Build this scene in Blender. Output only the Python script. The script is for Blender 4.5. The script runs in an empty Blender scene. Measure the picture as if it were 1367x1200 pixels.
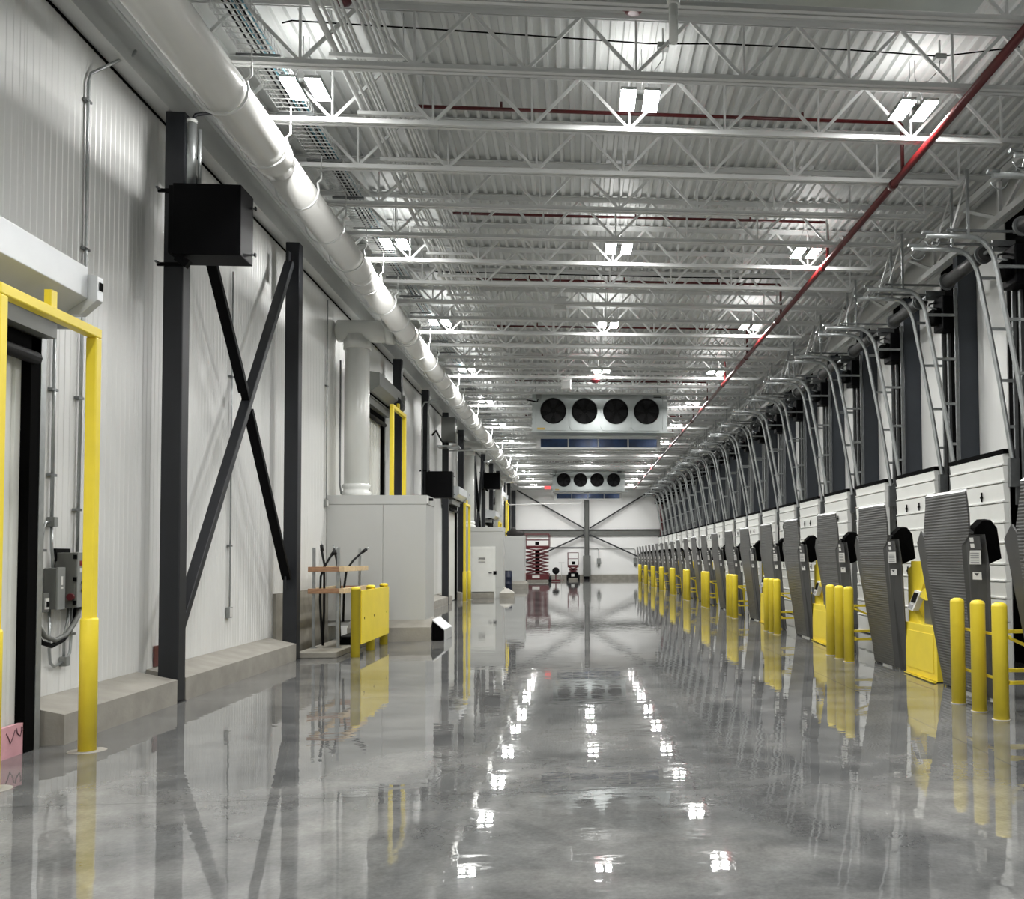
import bpy, math, random
from mathutils import Vector
random.seed(7)
S = bpy.context.scene
COL = S.collection

# ------------------------------------------------------------------ camera
cam_d = bpy.data.cameras.new('camera')
cam = bpy.data.objects.new('camera', cam_d)
COL.objects.link(cam)
S.camera = cam
cam_d.sensor_fit = 'HORIZONTAL'
cam_d.sensor_width = 36.0
cam_d.lens = 1231.7 / 1367 * 36.0
cam_d.shift_x = (683.5 - 873.0) / 1367
cam_d.shift_y = (696.3 - 600.0) / 1367
cam_d.clip_start = 0.05
cam_d.clip_end = 300
YAW, PITCH, ROLL = -0.0849, 0.0385, -0.0067
cf = Vector((-math.sin(YAW) * math.cos(PITCH), math.cos(YAW) * math.cos(PITCH), math.sin(PITCH)))
cr = Vector((math.cos(YAW), math.sin(YAW), 0))
cu = cr.cross(cf)
c_, s_ = math.cos(ROLL), math.sin(ROLL)
cr2 = c_ * cr + s_ * cu
cu2 = -s_ * cr + c_ * cu
from mathutils import Matrix
cam.matrix_world = Matrix(((cr2.x, cu2.x, -cf.x, 0), (cr2.y, cu2.y, -cf.y, 0), (cr2.z, cu2.z, -cf.z, 1.6), (0, 0, 0, 1)))

# ------------------------------------------------------------------ world and exposure
W = bpy.data.worlds.new('world')
S.world = W
W.use_nodes = True
W.node_tree.nodes['Background'].inputs[0].default_value = (0.75, 0.85, 1.0, 1)
W.node_tree.nodes['Background'].inputs[1].default_value = 0.02
S.view_settings.view_transform = 'Standard'
S.view_settings.look = 'None'
S.view_settings.gamma = 1.0
S.view_settings.use_curve_mapping = False
S.view_settings.exposure = 0.0
LAMP = 275.0            # radiance of the high-bay lamp panels
S.cycles.max_bounces = 8
S.cycles.diffuse_bounces = 5
S.cycles.glossy_bounces = 4
S.cycles.sample_clamp_indirect = 8.0
S.cycles.caustics_reflective = False
S.cycles.caustics_refractive = False
S.cycles.use_denoising = True

# ------------------------------------------------------------------ materials
MATS = {}


def mat(name, col, rough=0.5, metal=0.0, var=0.06, vscale=3.0, bump=0.0, bscale=60.0, coat=0.0, spec=0.5, stretch=(1, 1, 1), emit=None):
    m = bpy.data.materials.new(name)
    m.use_nodes = True
    nt = m.node_tree
    n, l = nt.nodes, nt.links
    b = n['Principled BSDF']
    b.inputs['Roughness'].default_value = rough
    b.inputs['Metallic'].default_value = metal
    b.inputs['Specular IOR Level'].default_value = spec
    b.inputs['Coat Weight'].default_value = coat
    b.inputs['Coat Roughness'].default_value = 0.1
    tc = n.new('ShaderNodeTexCoord')
    mp = n.new('ShaderNodeMapping')
    mp.inputs['Scale'].default_value = stretch
    l.new(tc.outputs['Object'], mp.inputs['Vector'])
    nz = n.new('ShaderNodeTexNoise')
    nz.inputs['Scale'].default_value = vscale
    nz.inputs['Detail'].default_value = 5
    l.new(mp.outputs[0], nz.inputs['Vector'])
    cr = n.new('ShaderNodeValToRGB')
    lo = [max(0, c * (1 - var)) for c in col]
    hi = [min(1, c * (1 + var)) for c in col]
    cr.color_ramp.elements[0].position = 0.3
    cr.color_ramp.elements[1].position = 0.7
    cr.color_ramp.elements[0].color = (*lo, 1)
    cr.color_ramp.elements[1].color = (*hi, 1)
    l.new(nz.outputs['Fac'], cr.inputs['Fac'])
    l.new(cr.outputs['Color'], b.inputs['Base Color'])
    if bump:
        n2 = n.new('ShaderNodeTexNoise')
        n2.inputs['Scale'].default_value = bscale
        n2.inputs['Detail'].default_value = 3
        l.new(mp.outputs[0], n2.inputs['Vector'])
        bp = n.new('ShaderNodeBump')
        bp.inputs['Strength'].default_value = bump
        bp.inputs['Distance'].default_value = 0.01
        l.new(n2.outputs['Fac'], bp.inputs['Height'])
        l.new(bp.outputs['Normal'], b.inputs['Normal'])
    if emit:
        b.inputs['Emission Color'].default_value = (*emit[0], 1)
        b.inputs['Emission Strength'].default_value = emit[1]
    MATS[name] = m
    return m


mat('end_panel', (0.88, 0.885, 0.87), 0.45, var=0.02, vscale=0.5)
mat('chase_panel', (0.50, 0.508, 0.492), 0.38, var=0.03, vscale=0.7)
mat('panel_white', (0.78, 0.785, 0.765), 0.32, var=0.03, vscale=0.7)
mat('trim_white', (0.60, 0.605, 0.59), 0.4, var=0.03)
mat('steel_white', (0.66, 0.67, 0.66), 0.42, var=0.04)
mat('deck_white', (0.63, 0.645, 0.635), 0.45, var=0.05, vscale=1.2)
mat('navy_steel', (0.0085, 0.010, 0.0135), 0.5, var=0.15, bump=0.05)
mat('black_steel', (0.0018, 0.0018, 0.0024), 0.5, var=0.2, spec=0.08)
mat('black_matte', (0.0015, 0.0015, 0.0015), 0.9, var=0.2, spec=0.05)
mat('rubber', (0.004, 0.004, 0.004), 0.6, var=0.2, spec=0.25)
mat('yellow', (0.86, 0.68, 0.045), 0.38, var=0.05)
mat('red_pipe', (0.095, 0.006, 0.007), 0.28, var=0.1, coat=0.2)
mat('red_lift', (0.10, 0.007, 0.012), 0.4, var=0.15)
mat('red_bright', (0.22, 0.014, 0.014), 0.4)
mat('concrete', (0.30, 0.285, 0.245), 0.75, var=0.16, vscale=5, bump=0.25, bscale=30)
mat('concrete_light', (0.44, 0.43, 0.39), 0.75, var=0.1, vscale=5, bump=0.2, bscale=30)
mat('concrete_curb', (0.30, 0.285, 0.25), 0.8, var=0.13, vscale=4, bump=0.25, bscale=30)
mat('navy_dock', (0.030, 0.036, 0.045), 0.5, var=0.1)
mat('galv', (0.42, 0.44, 0.44), 0.36, metal=0.75, var=0.1, vscale=12)
mat('galv_dark', (0.20, 0.21, 0.21), 0.42, metal=0.7, var=0.12, vscale=12)
mat('cooler_metal', (0.44, 0.475, 0.47), 0.33, metal=0.65, var=0.06)
mat('hood_metal', (0.60, 0.62, 0.63), 0.38, metal=0.35, var=0.04)
mat('grey_box', (0.13, 0.135, 0.125), 0.5, var=0.06)
mat('grey_light', (0.24, 0.25, 0.24), 0.5, var=0.05)
mat('leveler', (0.050, 0.051, 0.050), 0.42, var=0.10, vscale=6)
mat('door_white', (0.76, 0.77, 0.74), 0.42, var=0.03)
mat('duct_white', (0.70, 0.70, 0.67), 0.16, var=0.02, coat=0.25)
mat('pvc_white', (0.72, 0.73, 0.70), 0.25, var=0.02, coat=0.2)
mat('wood', (0.36, 0.20, 0.11), 0.6, var=0.25, vscale=9, stretch=(1, 9, 9))
mat('wood_end', (0.66, 0.50, 0.30), 0.6, var=0.15, vscale=14)
mat('pink_foam', (0.62, 0.33, 0.37), 0.7, var=0.06, vscale=8, bump=0.1)
mat('marker', (0.10, 0.04, 0.05), 0.7)
mat('sticker', (0.70, 0.70, 0.67), 0.5, var=0.03)
mat('print_dark', (0.05, 0.05, 0.05), 0.6)
mat('print_grey', (0.30, 0.30, 0.30), 0.6)
mat('fan_dark', (0.004, 0.004, 0.0045), 0.5, var=0.2, spec=0.15)
mat('fan_blade', (0.012, 0.012, 0.013), 0.5, spec=0.2)
mat('coil_blue', (0.018, 0.055, 0.16), 0.12, metal=0.3, var=0.5, vscale=2.2, coat=0.5)
mat('blue_barrel', (0.008, 0.013, 0.035), 0.4)
mat('tarp', (0.022, 0.019, 0.018), 0.8, var=0.3)
mat('cable_blue', (0.10, 0.30, 0.38), 0.5)
mat('brass', (0.55, 0.38, 0.10), 0.35, metal=0.7)
mat('lamp_panel', (0.9, 0.9, 0.9), 0.4, emit=((1.0, 0.992, 0.975), LAMP))
mat('lamp_uplight', (0.9, 0.9, 0.9), 0.4, emit=((1.0, 0.992, 0.975), LAMP * 0.06))
MATS['lamp_uplight'].cycles.emission_sampling = 'FRONT'
MATS['lamp_panel'].cycles.emission_sampling = 'FRONT'
mat('exit_red', (0.6, 0.05, 0.05), 0.4, emit=((1.0, 0.12, 0.12), 1.2))

# ribbed tread plate: fine relief only
m = mat('tread_plate', (0.076, 0.077, 0.075), 0.40, var=0.10, vscale=6)
nt = m.node_tree
tc = nt.nodes.new('ShaderNodeTexCoord')
wv = nt.nodes.new('ShaderNodeTexWave')
wv.bands_direction = 'Z'
wv.inputs['Scale'].default_value = 9.5
nt.links.new(tc.outputs['Object'], wv.inputs['Vector'])
bp = nt.nodes.new('ShaderNodeBump')
bp.inputs['Strength'].default_value = 0.45
bp.inputs['Distance'].default_value = 0.012
nt.links.new(wv.outputs['Fac'], bp.inputs['Height'])
nt.links.new(bp.outputs['Normal'], nt.nodes['Principled BSDF'].inputs['Normal'])

# polished concrete slab
m = bpy.data.materials.new('polished_concrete')
m.use_nodes = True
MATS['polished_concrete'] = m
nt = m.node_tree
n, l = nt.nodes, nt.links
b = n['Principled BSDF']
ge = n.new('ShaderNodeNewGeometry')


def noise(scale, detail, vec, rough=0.55, dist=0.0):
    q = n.new('ShaderNodeTexNoise')
    q.inputs['Scale'].default_value = scale
    q.inputs['Detail'].default_value = detail
    q.inputs['Roughness'].default_value = rough
    q.inputs['Distortion'].default_value = dist
    l.new(vec, q.inputs['Vector'])
    return q


def ramp(src, stops):
    q = n.new('ShaderNodeValToRGB')
    e = q.color_ramp.elements
    e[0].position, e[0].color = stops[0][0], (*stops[0][1], 1)
    e[1].position, e[1].color = stops[-1][0], (*stops[-1][1], 1)
    for p, c in stops[1:-1]:
        x = e.new(p)
        x.color = (*c, 1)
    l.new(src, q.inputs['Fac'])
    return q


P_ = ge.outputs['Position']
n1 = noise(0.55, 8, P_, 0.62, 0.6)
n2 = noise(2.6, 9, P_, 0.65, 0.3)
n3 = noise(38, 4, P_, 0.6)
r1 = ramp(n1.outputs['Fac'], [(0.30, (0.088, 0.091, 0.093)), (0.50, (0.165, 0.167, 0.164)), (0.70, (0.26, 0.257, 0.246))])
r2 = ramp(n2.outputs['Fac'], [(0.28, (0.62, 0.62, 0.62)), (0.75, (1.25, 1.25, 1.25))])
mx = n.new('ShaderNodeMix')
mx.data_type = 'RGBA'
mx.blend_type = 'MULTIPLY'
mx.inputs['Factor'].default_value = 1.0
l.new(r1.outputs['Color'], mx.inputs['A'])
l.new(r2.outputs['Color'], mx.inputs['B'])
r3 = ramp(n3.outputs['Fac'], [(0.3, (0.86, 0.86, 0.86)), (0.7, (1.1, 1.1, 1.1))])
mx2 = n.new('ShaderNodeMix')
mx2.data_type = 'RGBA'
mx2.blend_type = 'MULTIPLY'
mx2.inputs['Factor'].default_value = 1.0
l.new(mx.outputs['Result'], mx2.inputs['A'])
l.new(r3.outputs['Color'], mx2.inputs['B'])
l.new(mx2.outputs['Result'], b.inputs['Base Color'])
rr = ramp(n2.outputs['Fac'], [(0.3, (0.10, 0.10, 0.10)), (0.75, (0.25, 0.25, 0.25))])
l.new(rr.outputs['Color'], b.inputs['Roughness'])
b.inputs['IOR'].default_value = 1.35
b.inputs['Coat Weight'].default_value = 1.0
b.inputs['Specular IOR Level'].default_value = 0.0
b.inputs['Coat Roughness'].default_value = 0.022
b.inputs['Coat IOR'].default_value = 1.62
mpf = n.new('ShaderNodeMapping')
mpf.inputs['Scale'].default_value = (0.55, 1.0, 1.0)
l.new(P_, mpf.inputs['Vector'])
nb = noise(5.0, 2, mpf.outputs[0], 0.5)
bp = n.new('ShaderNodeBump')
bp.inputs['Strength'].default_value = 0.055
bp.inputs['Distance'].default_value = 0.02
l.new(nb.outputs['Fac'], bp.inputs['Height'])
l.new(bp.outputs['Normal'], b.inputs['Normal'])
l.new(bp.outputs['Normal'], b.inputs['Coat Normal'])


# ------------------------------------------------------------------ mesh helpers
def wloc(o):
    v = Vector((0, 0, 0))
    while o is not None:
        v += o.location
        o = o.parent
    return v


class MB:
    """collects shapes and links them as one mesh object"""

    def __init__(self):
        self.v, self.f, self.s = [], [], []

    def add(self, vs, fs, smooth=False):
        k = len(self.v)
        self.v += [tuple(p) for p in vs]
        self.f += [tuple(i + k for i in f) for f in fs]
        self.s += [smooth] * len(fs) if isinstance(smooth, bool) else smooth
        return self

    def box(self, x0, x1, y0, y1, z0, z1):
        x0, x1 = sorted((x0, x1)); y0, y1 = sorted((y0, y1)); z0, z1 = sorted((z0, z1))
        vs = [(x0, y0, z0), (x1, y0, z0), (x1, y1, z0), (x0, y1, z0), (x0, y0, z1), (x1, y0, z1), (x1, y1, z1), (x0, y1, z1)]
        return self.add(vs, [(0, 3, 2, 1), (4, 5, 6, 7), (0, 1, 5, 4), (1, 2, 6, 5), (2, 3, 7, 6), (3, 0, 4, 7)])

    def hexa(self, a, b):
        """two matching quads a, b (lists of 4 points)"""
        return self.add(list(a) + list(b), [(3, 2, 1, 0), (4, 5, 6, 7), (0, 1, 5, 4), (1, 2, 6, 5), (2, 3, 7, 6), (3, 0, 4, 7)])

    def bar(self, p, q, w, h, up=(0, 0, 1)):
        p, q = Vector(p), Vector(q)
        d = (q - p).normalized()
        s = d.cross(Vector(up))
        if s.length < 1e-4:
            s = d.cross(Vector((1, 0, 0)))
        s.normalize()
        u = s.cross(d)
        s *= w / 2; u *= h / 2
        a = [p - s - u, p + s - u, p + s + u, p - s + u]
        b_ = [x + (q - p) for x in a]
        return self.hexa(a, b_)

    def prism(self, poly, ax, a, b):
        """polygon of 2-d points extruded along axis ax from a to b; the 2-d axes are the other two in x,y,z order"""
        def mk(p, t):
            if ax == 'x': return (t, p[0], p[1])
            if ax == 'y': return (p[0], t, p[1])
            return (p[0], p[1], t)
        k = len(poly)
        vs = [mk(p, a) for p in poly] + [mk(p, b) for p in poly]
        fs = [tuple(range(k))[::-1], tuple(range(k, 2 * k))]
        fs += [(i, (i + 1) % k, (i + 1) % k + k, i + k) for i in range(k)]
        return self.add(vs, fs)

    def slab(self, poly, nvec):
        """planar 3-d polygon thickened by vector"""
        k = len(poly)
        nv = Vector(nvec)
        vs = [Vector(p) for p in poly] + [Vector(p) + nv for p in poly]
        fs = [tuple(range(k)), tuple(range(k, 2 * k))[::-1]]
        fs += [(i, i + k, (i + 1) % k + k, (i + 1) % k) for i in range(k)]
        return self.add(vs, fs)

    def tube(self, pts, r, seg=10, cap=True):
        pts = [Vector(p) for p in pts]
        rs = r if isinstance(r, (list, tuple)) else [r] * len(pts)
        k = len(pts)
        tans = []
        for i in range(k):
            t = (pts[min(i + 1, k - 1)] - pts[max(i - 1, 0)])
            tans.append(t.normalized())
        ref = Vector((0, 0, 1)) if abs(tans[0].z) < 0.9 else Vector((1, 0, 0))
        u = tans[0].cross(ref).normalized()
        vs, fs, sm = [], [], []
        for i in range(k):
            u = (u - tans[i] * u.dot(tans[i])).normalized()
            w = tans[i].cross(u)
            # widen at mitred bends
            for j in range(seg):
                a = 2 * math.pi * j / seg
                vs.append(pts[i] + (u * math.cos(a) + w * math.sin(a)) * rs[i])
        for i in range(k - 1):
            for j in range(seg):
                j2 = (j + 1) % seg
                fs.append((i * seg + j, i * seg + j2, (i + 1) * seg + j2, (i + 1) * seg + j))
                sm.append(True)
        if cap:
            fs.append(tuple(range(seg))[::-1]); sm.append(False)
            fs.append(tuple(range((k - 1) * seg, k * seg))); sm.append(False)
        return self.add(vs, fs, sm)

    def lathe(self, prof, c, seg=20, axis='z'):
        """prof: (radius, height) list; revolved about the axis through c"""
        vs, fs = [], []
        k = len(prof)
        for i, (r, h) in enumerate(prof):
            for j in range(seg):
                a = 2 * math.pi * j / seg
                x, y = r * math.cos(a), r * math.sin(a)
                if axis == 'z': p = (c[0] + x, c[1] + y, c[2] + h)
                elif axis == 'y': p = (c[0] + x, c[1] + h, c[2] - y)
                else: p = (c[0] + h, c[1] + x, c[2] + y)
                vs.append(p)
        for i in range(k - 1):
            for j in range(seg):
                j2 = (j + 1) % seg
                fs.append((i * seg + j, i * seg + j2, (i + 1) * seg + j2, (i + 1) * seg + j))
        sm = [True] * len(fs)
        fs.append(tuple(range(seg))[::-1]); sm.append(False)
        fs.append(tuple(range((k - 1) * seg, k * seg))); sm.append(False)
        return self.add(vs, fs, sm)

    def build(self, name, material, parent=None, bevel=0.0):
        me = bpy.data.meshes.new(name)
        off = wloc(parent)
        me.from_pydata([(x - off.x, y - off.y, z - off.z) for x, y, z in self.v], [], self.f)
        me.polygons.foreach_set('use_smooth', self.s)
        me.update()
        me.materials.append(MATS[material])
        o = bpy.data.objects.new(name, me)
        COL.objects.link(o)
        if parent is not None:
            o.parent = parent
        if bevel:
            md = o.modifiers.new('bevel', 'BEVEL')
            md.width = bevel
            md.segments = 2
            md.limit_method = 'ANGLE'
        return o


def box(name, material, parent, x0, x1, y0, y1, z0, z1, bevel=0.0):
    return MB().box(x0, x1, y0, y1, z0, z1).build(name, material, parent, bevel)


def tag(o, label, cat, group=None):
    o['label'] = label
    o['category'] = cat
    if group:
        o['group'] = group
    return o


def thing(name, label, cat, loc=(0, 0, 0), group=None):
    o = bpy.data.objects.new(name, None)
    o.empty_display_size = 0.2
    COL.objects.link(o)
    o.location = loc
    return tag(o, label, cat, group)


def struct(o):
    o['kind'] = 'structure'
    return o


def copy_tree(o, parent=None):
    c = o.copy()
    COL.objects.link(c)
    c.parent = parent
    for ch in list(o.children):
        copy_tree(ch, c)
    return c


def dup(o, loc, label=None, group=None):
    c = copy_tree(o)
    c.location = loc
    if label:
        c['label'] = label
    if group:
        c['group'] = group
    return c


def share(o, parent, loc):
    """another piece with the same mesh data"""
    c = o.copy()
    COL.objects.link(c)
    c.parent = parent
    c.location = loc
    return c


def inst(proto, name, parent, loc):
    c = bpy.data.objects.new(name, proto.data)
    COL.objects.link(c)
    c.parent = parent
    c.location = loc
    return c


ONES = ['', 'first', 'second', 'third', 'fourth', 'fifth', 'sixth', 'seventh', 'eighth', 'ninth']
TENS = {2: 'twenty', 3: 'thirty', 4: 'forty', 5: 'fifty', 6: 'sixty'}
ORD = ['nearest', 'second', 'third', 'fourth', 'fifth', 'sixth', 'seventh', 'eighth', 'ninth', 'tenth', 'eleventh', 'twelfth', 'thirteenth', 'fourteenth', 'fifteenth', 'sixteenth', 'seventeenth', 'eighteenth', 'nineteenth', 'twentieth']
for q_ in range(21, 70):
    a_, b_ = divmod(q_, 10)
    ORD.append('%s-%s' % (TENS[a_], ONES[b_]) if b_ else TENS[a_][:-1] + 'ieth')

Y0, Y1 = -8.0, 69.0        # length of the dock hall
XL, XR = -4.88, 6.56       # wall faces
XD = -4.75                 # face the door frames stand on
ZT = 7.30                  # underside of roof deck


def arc(c, r, a0, a1, k, plane='xz', fixed=0.0):
    out = []
    for i in range(k + 1):
        a = math.radians(a0 + (a1 - a0) * i / k)
        u, w = c[0] + r * math.cos(a), c[1] + r * math.sin(a)
        if plane == 'xz': out.append((u, fixed, w))
        elif plane == 'yz': out.append((fixed, u, w))
        else: out.append((u, w, fixed))
    return out


# ================================================================== SETTING
# floor: sub-base with separate polished slabs, saw-cut joints between them
fl = struct(box('floor', 'rubber', None, -5.6, 7.2, Y0, Y1, -0.30, -0.012))
XJ = [-5.6, 3.30, 7.2]
YJ = [Y0, -2.68, 1.87, 6.42, 10.97, 15.52, 20.07, 24.62, 29.17, 33.72, 38.27, 42.82, 47.37, 51.92, 56.47, 61.02, 65.57, Y1]
for i in range(2):
    for j in range(len(YJ) - 1):
        g = 0.0025
        box('slab', 'polished_concrete', fl, XJ[i] + g, XJ[i + 1] - g, YJ[j] + g, YJ[j + 1] - g, -0.012, 0.0)

# roof deck: trapezoid ribs running down the hall
prof = []
x = -5.0
while x < 6.9:
    prof += [(x, ZT), (x + 0.045, ZT), (x + 0.060, ZT + 0.04), (x + 0.135, ZT + 0.04)]
    x += 0.15
prof.append((x, ZT))
mb = MB()
vs = [(p[0], Y0, p[1]) for p in prof] + [(p[0], Y1 + 0.2, p[1]) for p in prof]
k = len(prof)
mb.add(vs, [(i, i + 1, i + 1 + k, i + k) for i in range(k - 1)])
mb.box(-5.0, x, Y0, Y1 + 0.2, ZT + 0.05, ZT + 0.12)
struct(mb.build('ceiling', 'deck_white'))

# left wall of ribbed insulated panels
wl = struct(box('wall_left', 'panel_white', None, XL - 0.25, XL - 0.02, Y0, Y1, 0, ZT))


def rib_panel(width, pitch, z0, z1, depth=0.004):
    """panel local: face at x=0 toward +x, along +y"""
    ys = []
    nr = int(round(width / pitch))
    p = width / nr
    pf = [(0.0, -0.006), (0.003, 0)]
    for i in range(nr):
        a = i * p
        pf += [(a + p * .30, 0), (a + p * .38, depth), (a + p * .62, depth), (a + p * .70, 0)]
    pf += [(width - 0.003, 0), (width, -0.006)]
    kk = len(pf)
    vs = [(d, y, z0) for y, d in pf] + [(d, y, z1) for y, d in pf] + [(-0.02, 0, z0), (-0.02, width, z0), (-0.02, width, z1), (-0.02, 0, z1)]
    fs = [(i, i + 1, i + 1 + kk, i + kk) for i in range(kk - 1)]
    fs.append((2 * kk, 2 * kk + 3, kk, 0))
    fs.append((kk - 1, 2 * kk - 1, 2 * kk + 2, 2 * kk + 1))
    fs.append(tuple([2 * kk + 3, 2 * kk + 2] + list(range(2 * kk - 1, kk - 1, -1))))
    return MB().add(vs, fs)


pp = rib_panel(1.1, 0.1, 0.0, 6.83).build('panel', 'panel_white', wl)
pp.location = (XL, Y0, 0)
for i in range(1, 70):
    share(pp, wl, (XL, Y0 + 1.1 * i, 0))

# bulkhead over the left wall and its underside
struct(MB().prism([(XL - 0.1, 6.84), (XL + 0.01, 6.83), (-4.60, 6.75), (-4.60, ZT), (XL - 0.1, ZT)], 'y', Y0, Y1).build('trim_1', 'trim_white'))
box_ = struct(MB().box(XL - 0.01, XL + 0.012, Y0, Y1, 6.800, 6.828).build('trim_2', 'black_matte'))

# right wall with light panels and dark strips between the dock positions
wr = struct(box('wall_right', 'trim_white', None, XR + 0.03, XR + 0.30, Y0, Y1, 0, ZT))
pb = None
db = None
for kx in range(-6, 22):
    yc = 14.45 + 2.5 * kx - 2.5
    if yc + 0.25 > Y1 - 0.6:
        break
    if pb is None:
        pb = MB().box(0, 0.028, 0.0, 1.46, 0, 6.9).build('panel', 'panel_white', wr)
        db = MB().box(0, 0.028, 0.0, 0.96, 0, 6.9).build('dark_panel', 'black_matte', wr)
        pb.location = (XR, yc + 1.50, 0)
        db.location = (XR, yc + 0.50, 0)
    else:
        share(pb, wr, (XR, yc + 1.50, 0))
        share(db, wr, (XR, yc + 0.50, 0))

# end wall of flat panels, baseboard, and the wall behind the camera
wb = struct(box('wall_back', 'end_panel', None, -5.0, 6.9, Y1 + 0.02, Y1 + 0.3, 0, ZT))
for i in range(11):
    box('panel', 'end_panel', wb, -4.9 + 1.07 * i + 0.003, -4.9 + 1.07 * (i + 1) - 0.003, Y1, Y1 + 0.02, 0.36, 3.42)
    box('panel', 'end_panel', wb, -4.9 + 1.07 * i + 0.003, -4.9 + 1.07 * (i + 1) - 0.003, Y1, Y1 + 0.02, 3.46, ZT - 0.02)
struct(box('baseboard_back', 'concrete', None, -4.7, 6.4, Y1 - 0.10, Y1, 0, 0.32))
struct(box('wall_front', 'panel_white', None, -5.0, 6.9, Y0 - 0.3, Y0, 0, ZT))


# concrete curb along the left wall, in lengths between the columns
def curb(y0, y1):
    return struct(MB().prism([(XL + 0.006, 0), (-4.44, 0), (-4.44, 0.262), (XL + 0.006, 0.362)], 'y', y0, y1).build('baseboard_left', 'concrete_curb'))


COLS = [10.80, 15.20, 24.0, 28.4, 32.8, 37.2, 41.6, 46.0, 50.4, 54.8, 59.2, 63.6]
curb(8.50, 10.79)
curb(11.01, 15.19)
for a, b_ in ((23.2, 23.99), (24.21, 28.39), (28.61, 32.79), (33.01, 33.9), (36.4, 37.0), (41.81, 45.99), (46.21, 47.6), (51.2, 54.79), (55.01, 59.19), (59.41, 63.59), (63.81, 68.9)):
    curb(a, b_)

# ================================================================== ROOF STEEL
JY = [9.45 + 1.25 * i for i in range(-8, 48)]
JY = [y for y in JY if 4.0 < y < Y1 - 0.3]
NX = [-3.91 + 1.14 * i for i in range(9)]          # bottom panel points
ZB, ZTC = 6.64, 7.26


def make_joist():
    t = thing('bar_joist', '', 'roof joist')
    # chords are pairs of angles with a gap
    m_ = MB()
    for s in (-1, 1):
        m_.box(-3.97, 5.19, s * 0.012, s * 0.060, ZB - 0.035, ZB - 0.024)
        m_.box(-3.97, 5.19, s * 0.012, s * 0.022, ZB - 0.024, ZB + 0.035)
    m_.build('bottom_chord', 'steel_white', t)
    m_ = MB()
    for s in (-1, 1):
        m_.box(-4.72, 6.35, s * 0.012, s * 0.060, ZTC + 0.024, ZTC + 0.035)
        m_.box(-4.72, 6.35, s * 0.012, s * 0.022, ZTC - 0.035, ZTC + 0.024)
    m_.build('top_chord', 'steel_white', t)
    pv = MB().box(-0.012, 0.012, -0.012, 0.012, ZB, ZTC).build('web_post', 'steel_white', t)
    pv.location.x = NX[0]
    pr = MB().bar((0, 0, ZB + 0.01), (0.57, 0, ZTC - 0.01), 0.026, 0.034).build('web_diagonal', 'steel_white', t)
    pr.location.x = NX[0]
    pl = MB().bar((0, 0, ZB + 0.01), (-0.57, 0, ZTC - 0.01), 0.026, 0.034).build('web_diagonal', 'steel_white', t)
    pl.location.x = NX[0]
    for xn in NX[1:]:
        for q in (pv, pr, pl):
            share(q, t, (xn, 0, 0))
    return t


def joist_label(i, y):
    k = i - JFIRST
    if k < 0:
        return 'white steel bar joist above the top edge of photo, %s one back' % ORD[-k - 1], 'joists above the camera'
    return 'white steel bar joist spanning the roof, %s from camera in view' % ORD[k], 'roof bar joists'


JFIRST = next(i for i, y in enumerate(JY) if y > 8.0)
j0 = make_joist()
for i, y in enumerate(JY):
    lab, gr = joist_label(i, y)
    if i == 0:
        j0.location = (0, y, 0)
        j0['label'], j0['group'] = lab, gr
    else:
        dup(j0, (0, y, 0), lab, gr)

# girder truss along the right side
t = thing('girder_truss', 'long grey white girder truss above the dock doors', 'girder', (6.28, Y0, 6.57))
for nm, z in (('bottom_chord', 6.57), ('top_chord', 7.18)):
    MB().box(6.20, 6.27, Y0, Y1, z - 0.05, z + 0.05).box(6.29, 6.36, Y0, Y1, z - 0.05, z + 0.05).build(nm, 'steel_white', t)
pv = MB().box(6.255, 6.305, Y0 + 1.0 - 0.025, Y0 + 1.0 + 0.025, 6.57, 7.18).build('web_post', 'steel_white', t)
pr = MB().bar((6.28, Y0 + 1.0, 6.58), (6.28, Y0 + 2.25, 7.17), 0.05, 0.05).build('web_diagonal', 'steel_white', t)
pl = MB().bar((6.28, Y0 + 3.5, 6.58), (6.28, Y0 + 2.25, 7.17), 0.05, 0.05).build('web_diagonal', 'steel_white', t)
for i in range(1, 30):
    for q in (pv, pr, pl):
        share(q, t, (0, 2.5 * i, 0))

# ================================================================== HIGH BAY LAMPS
def make_lamp():
    t = thing('high_bay_lamp', '', 'lamp')
    for s in (-1, 1):
        box('housing', 'grey_light', t, s * 0.045, s * 0.215, -0.235, 0.235, 0.036, 0.07)
        lp = box('light_panel', 'steel_white', t, s * 0.048, s * 0.212, -0.228, 0.228, 0.020, 0.035)
        lp.data.materials.append(MATS['lamp_panel'])
        for q in (0, 2, 4):                       # the lens glows downward and at its edges
            lp.data.polygons[q].material_index = 1
        up = box('uplight_lens', 'steel_white', t, s * 0.06, s * 0.20, -0.21, 0.21, 0.071, 0.078)
        up.data.materials.append(MATS['lamp_uplight'])
        up.data.polygons[1].material_index = 1
    box('driver_box', 'grey_light', t, -0.06, 0.06, -0.06, 0.06, 0.071, 0.125)
    for s in (-1, 1):
        MB().tube([(s * 0.15, 0, 0.075), (s * 0.03, 0, 0.42), (s * 0.03, 0, 0.62)], 0.004, 5).build('hanging_cable', 'galv_dark', t)
    return t


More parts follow.
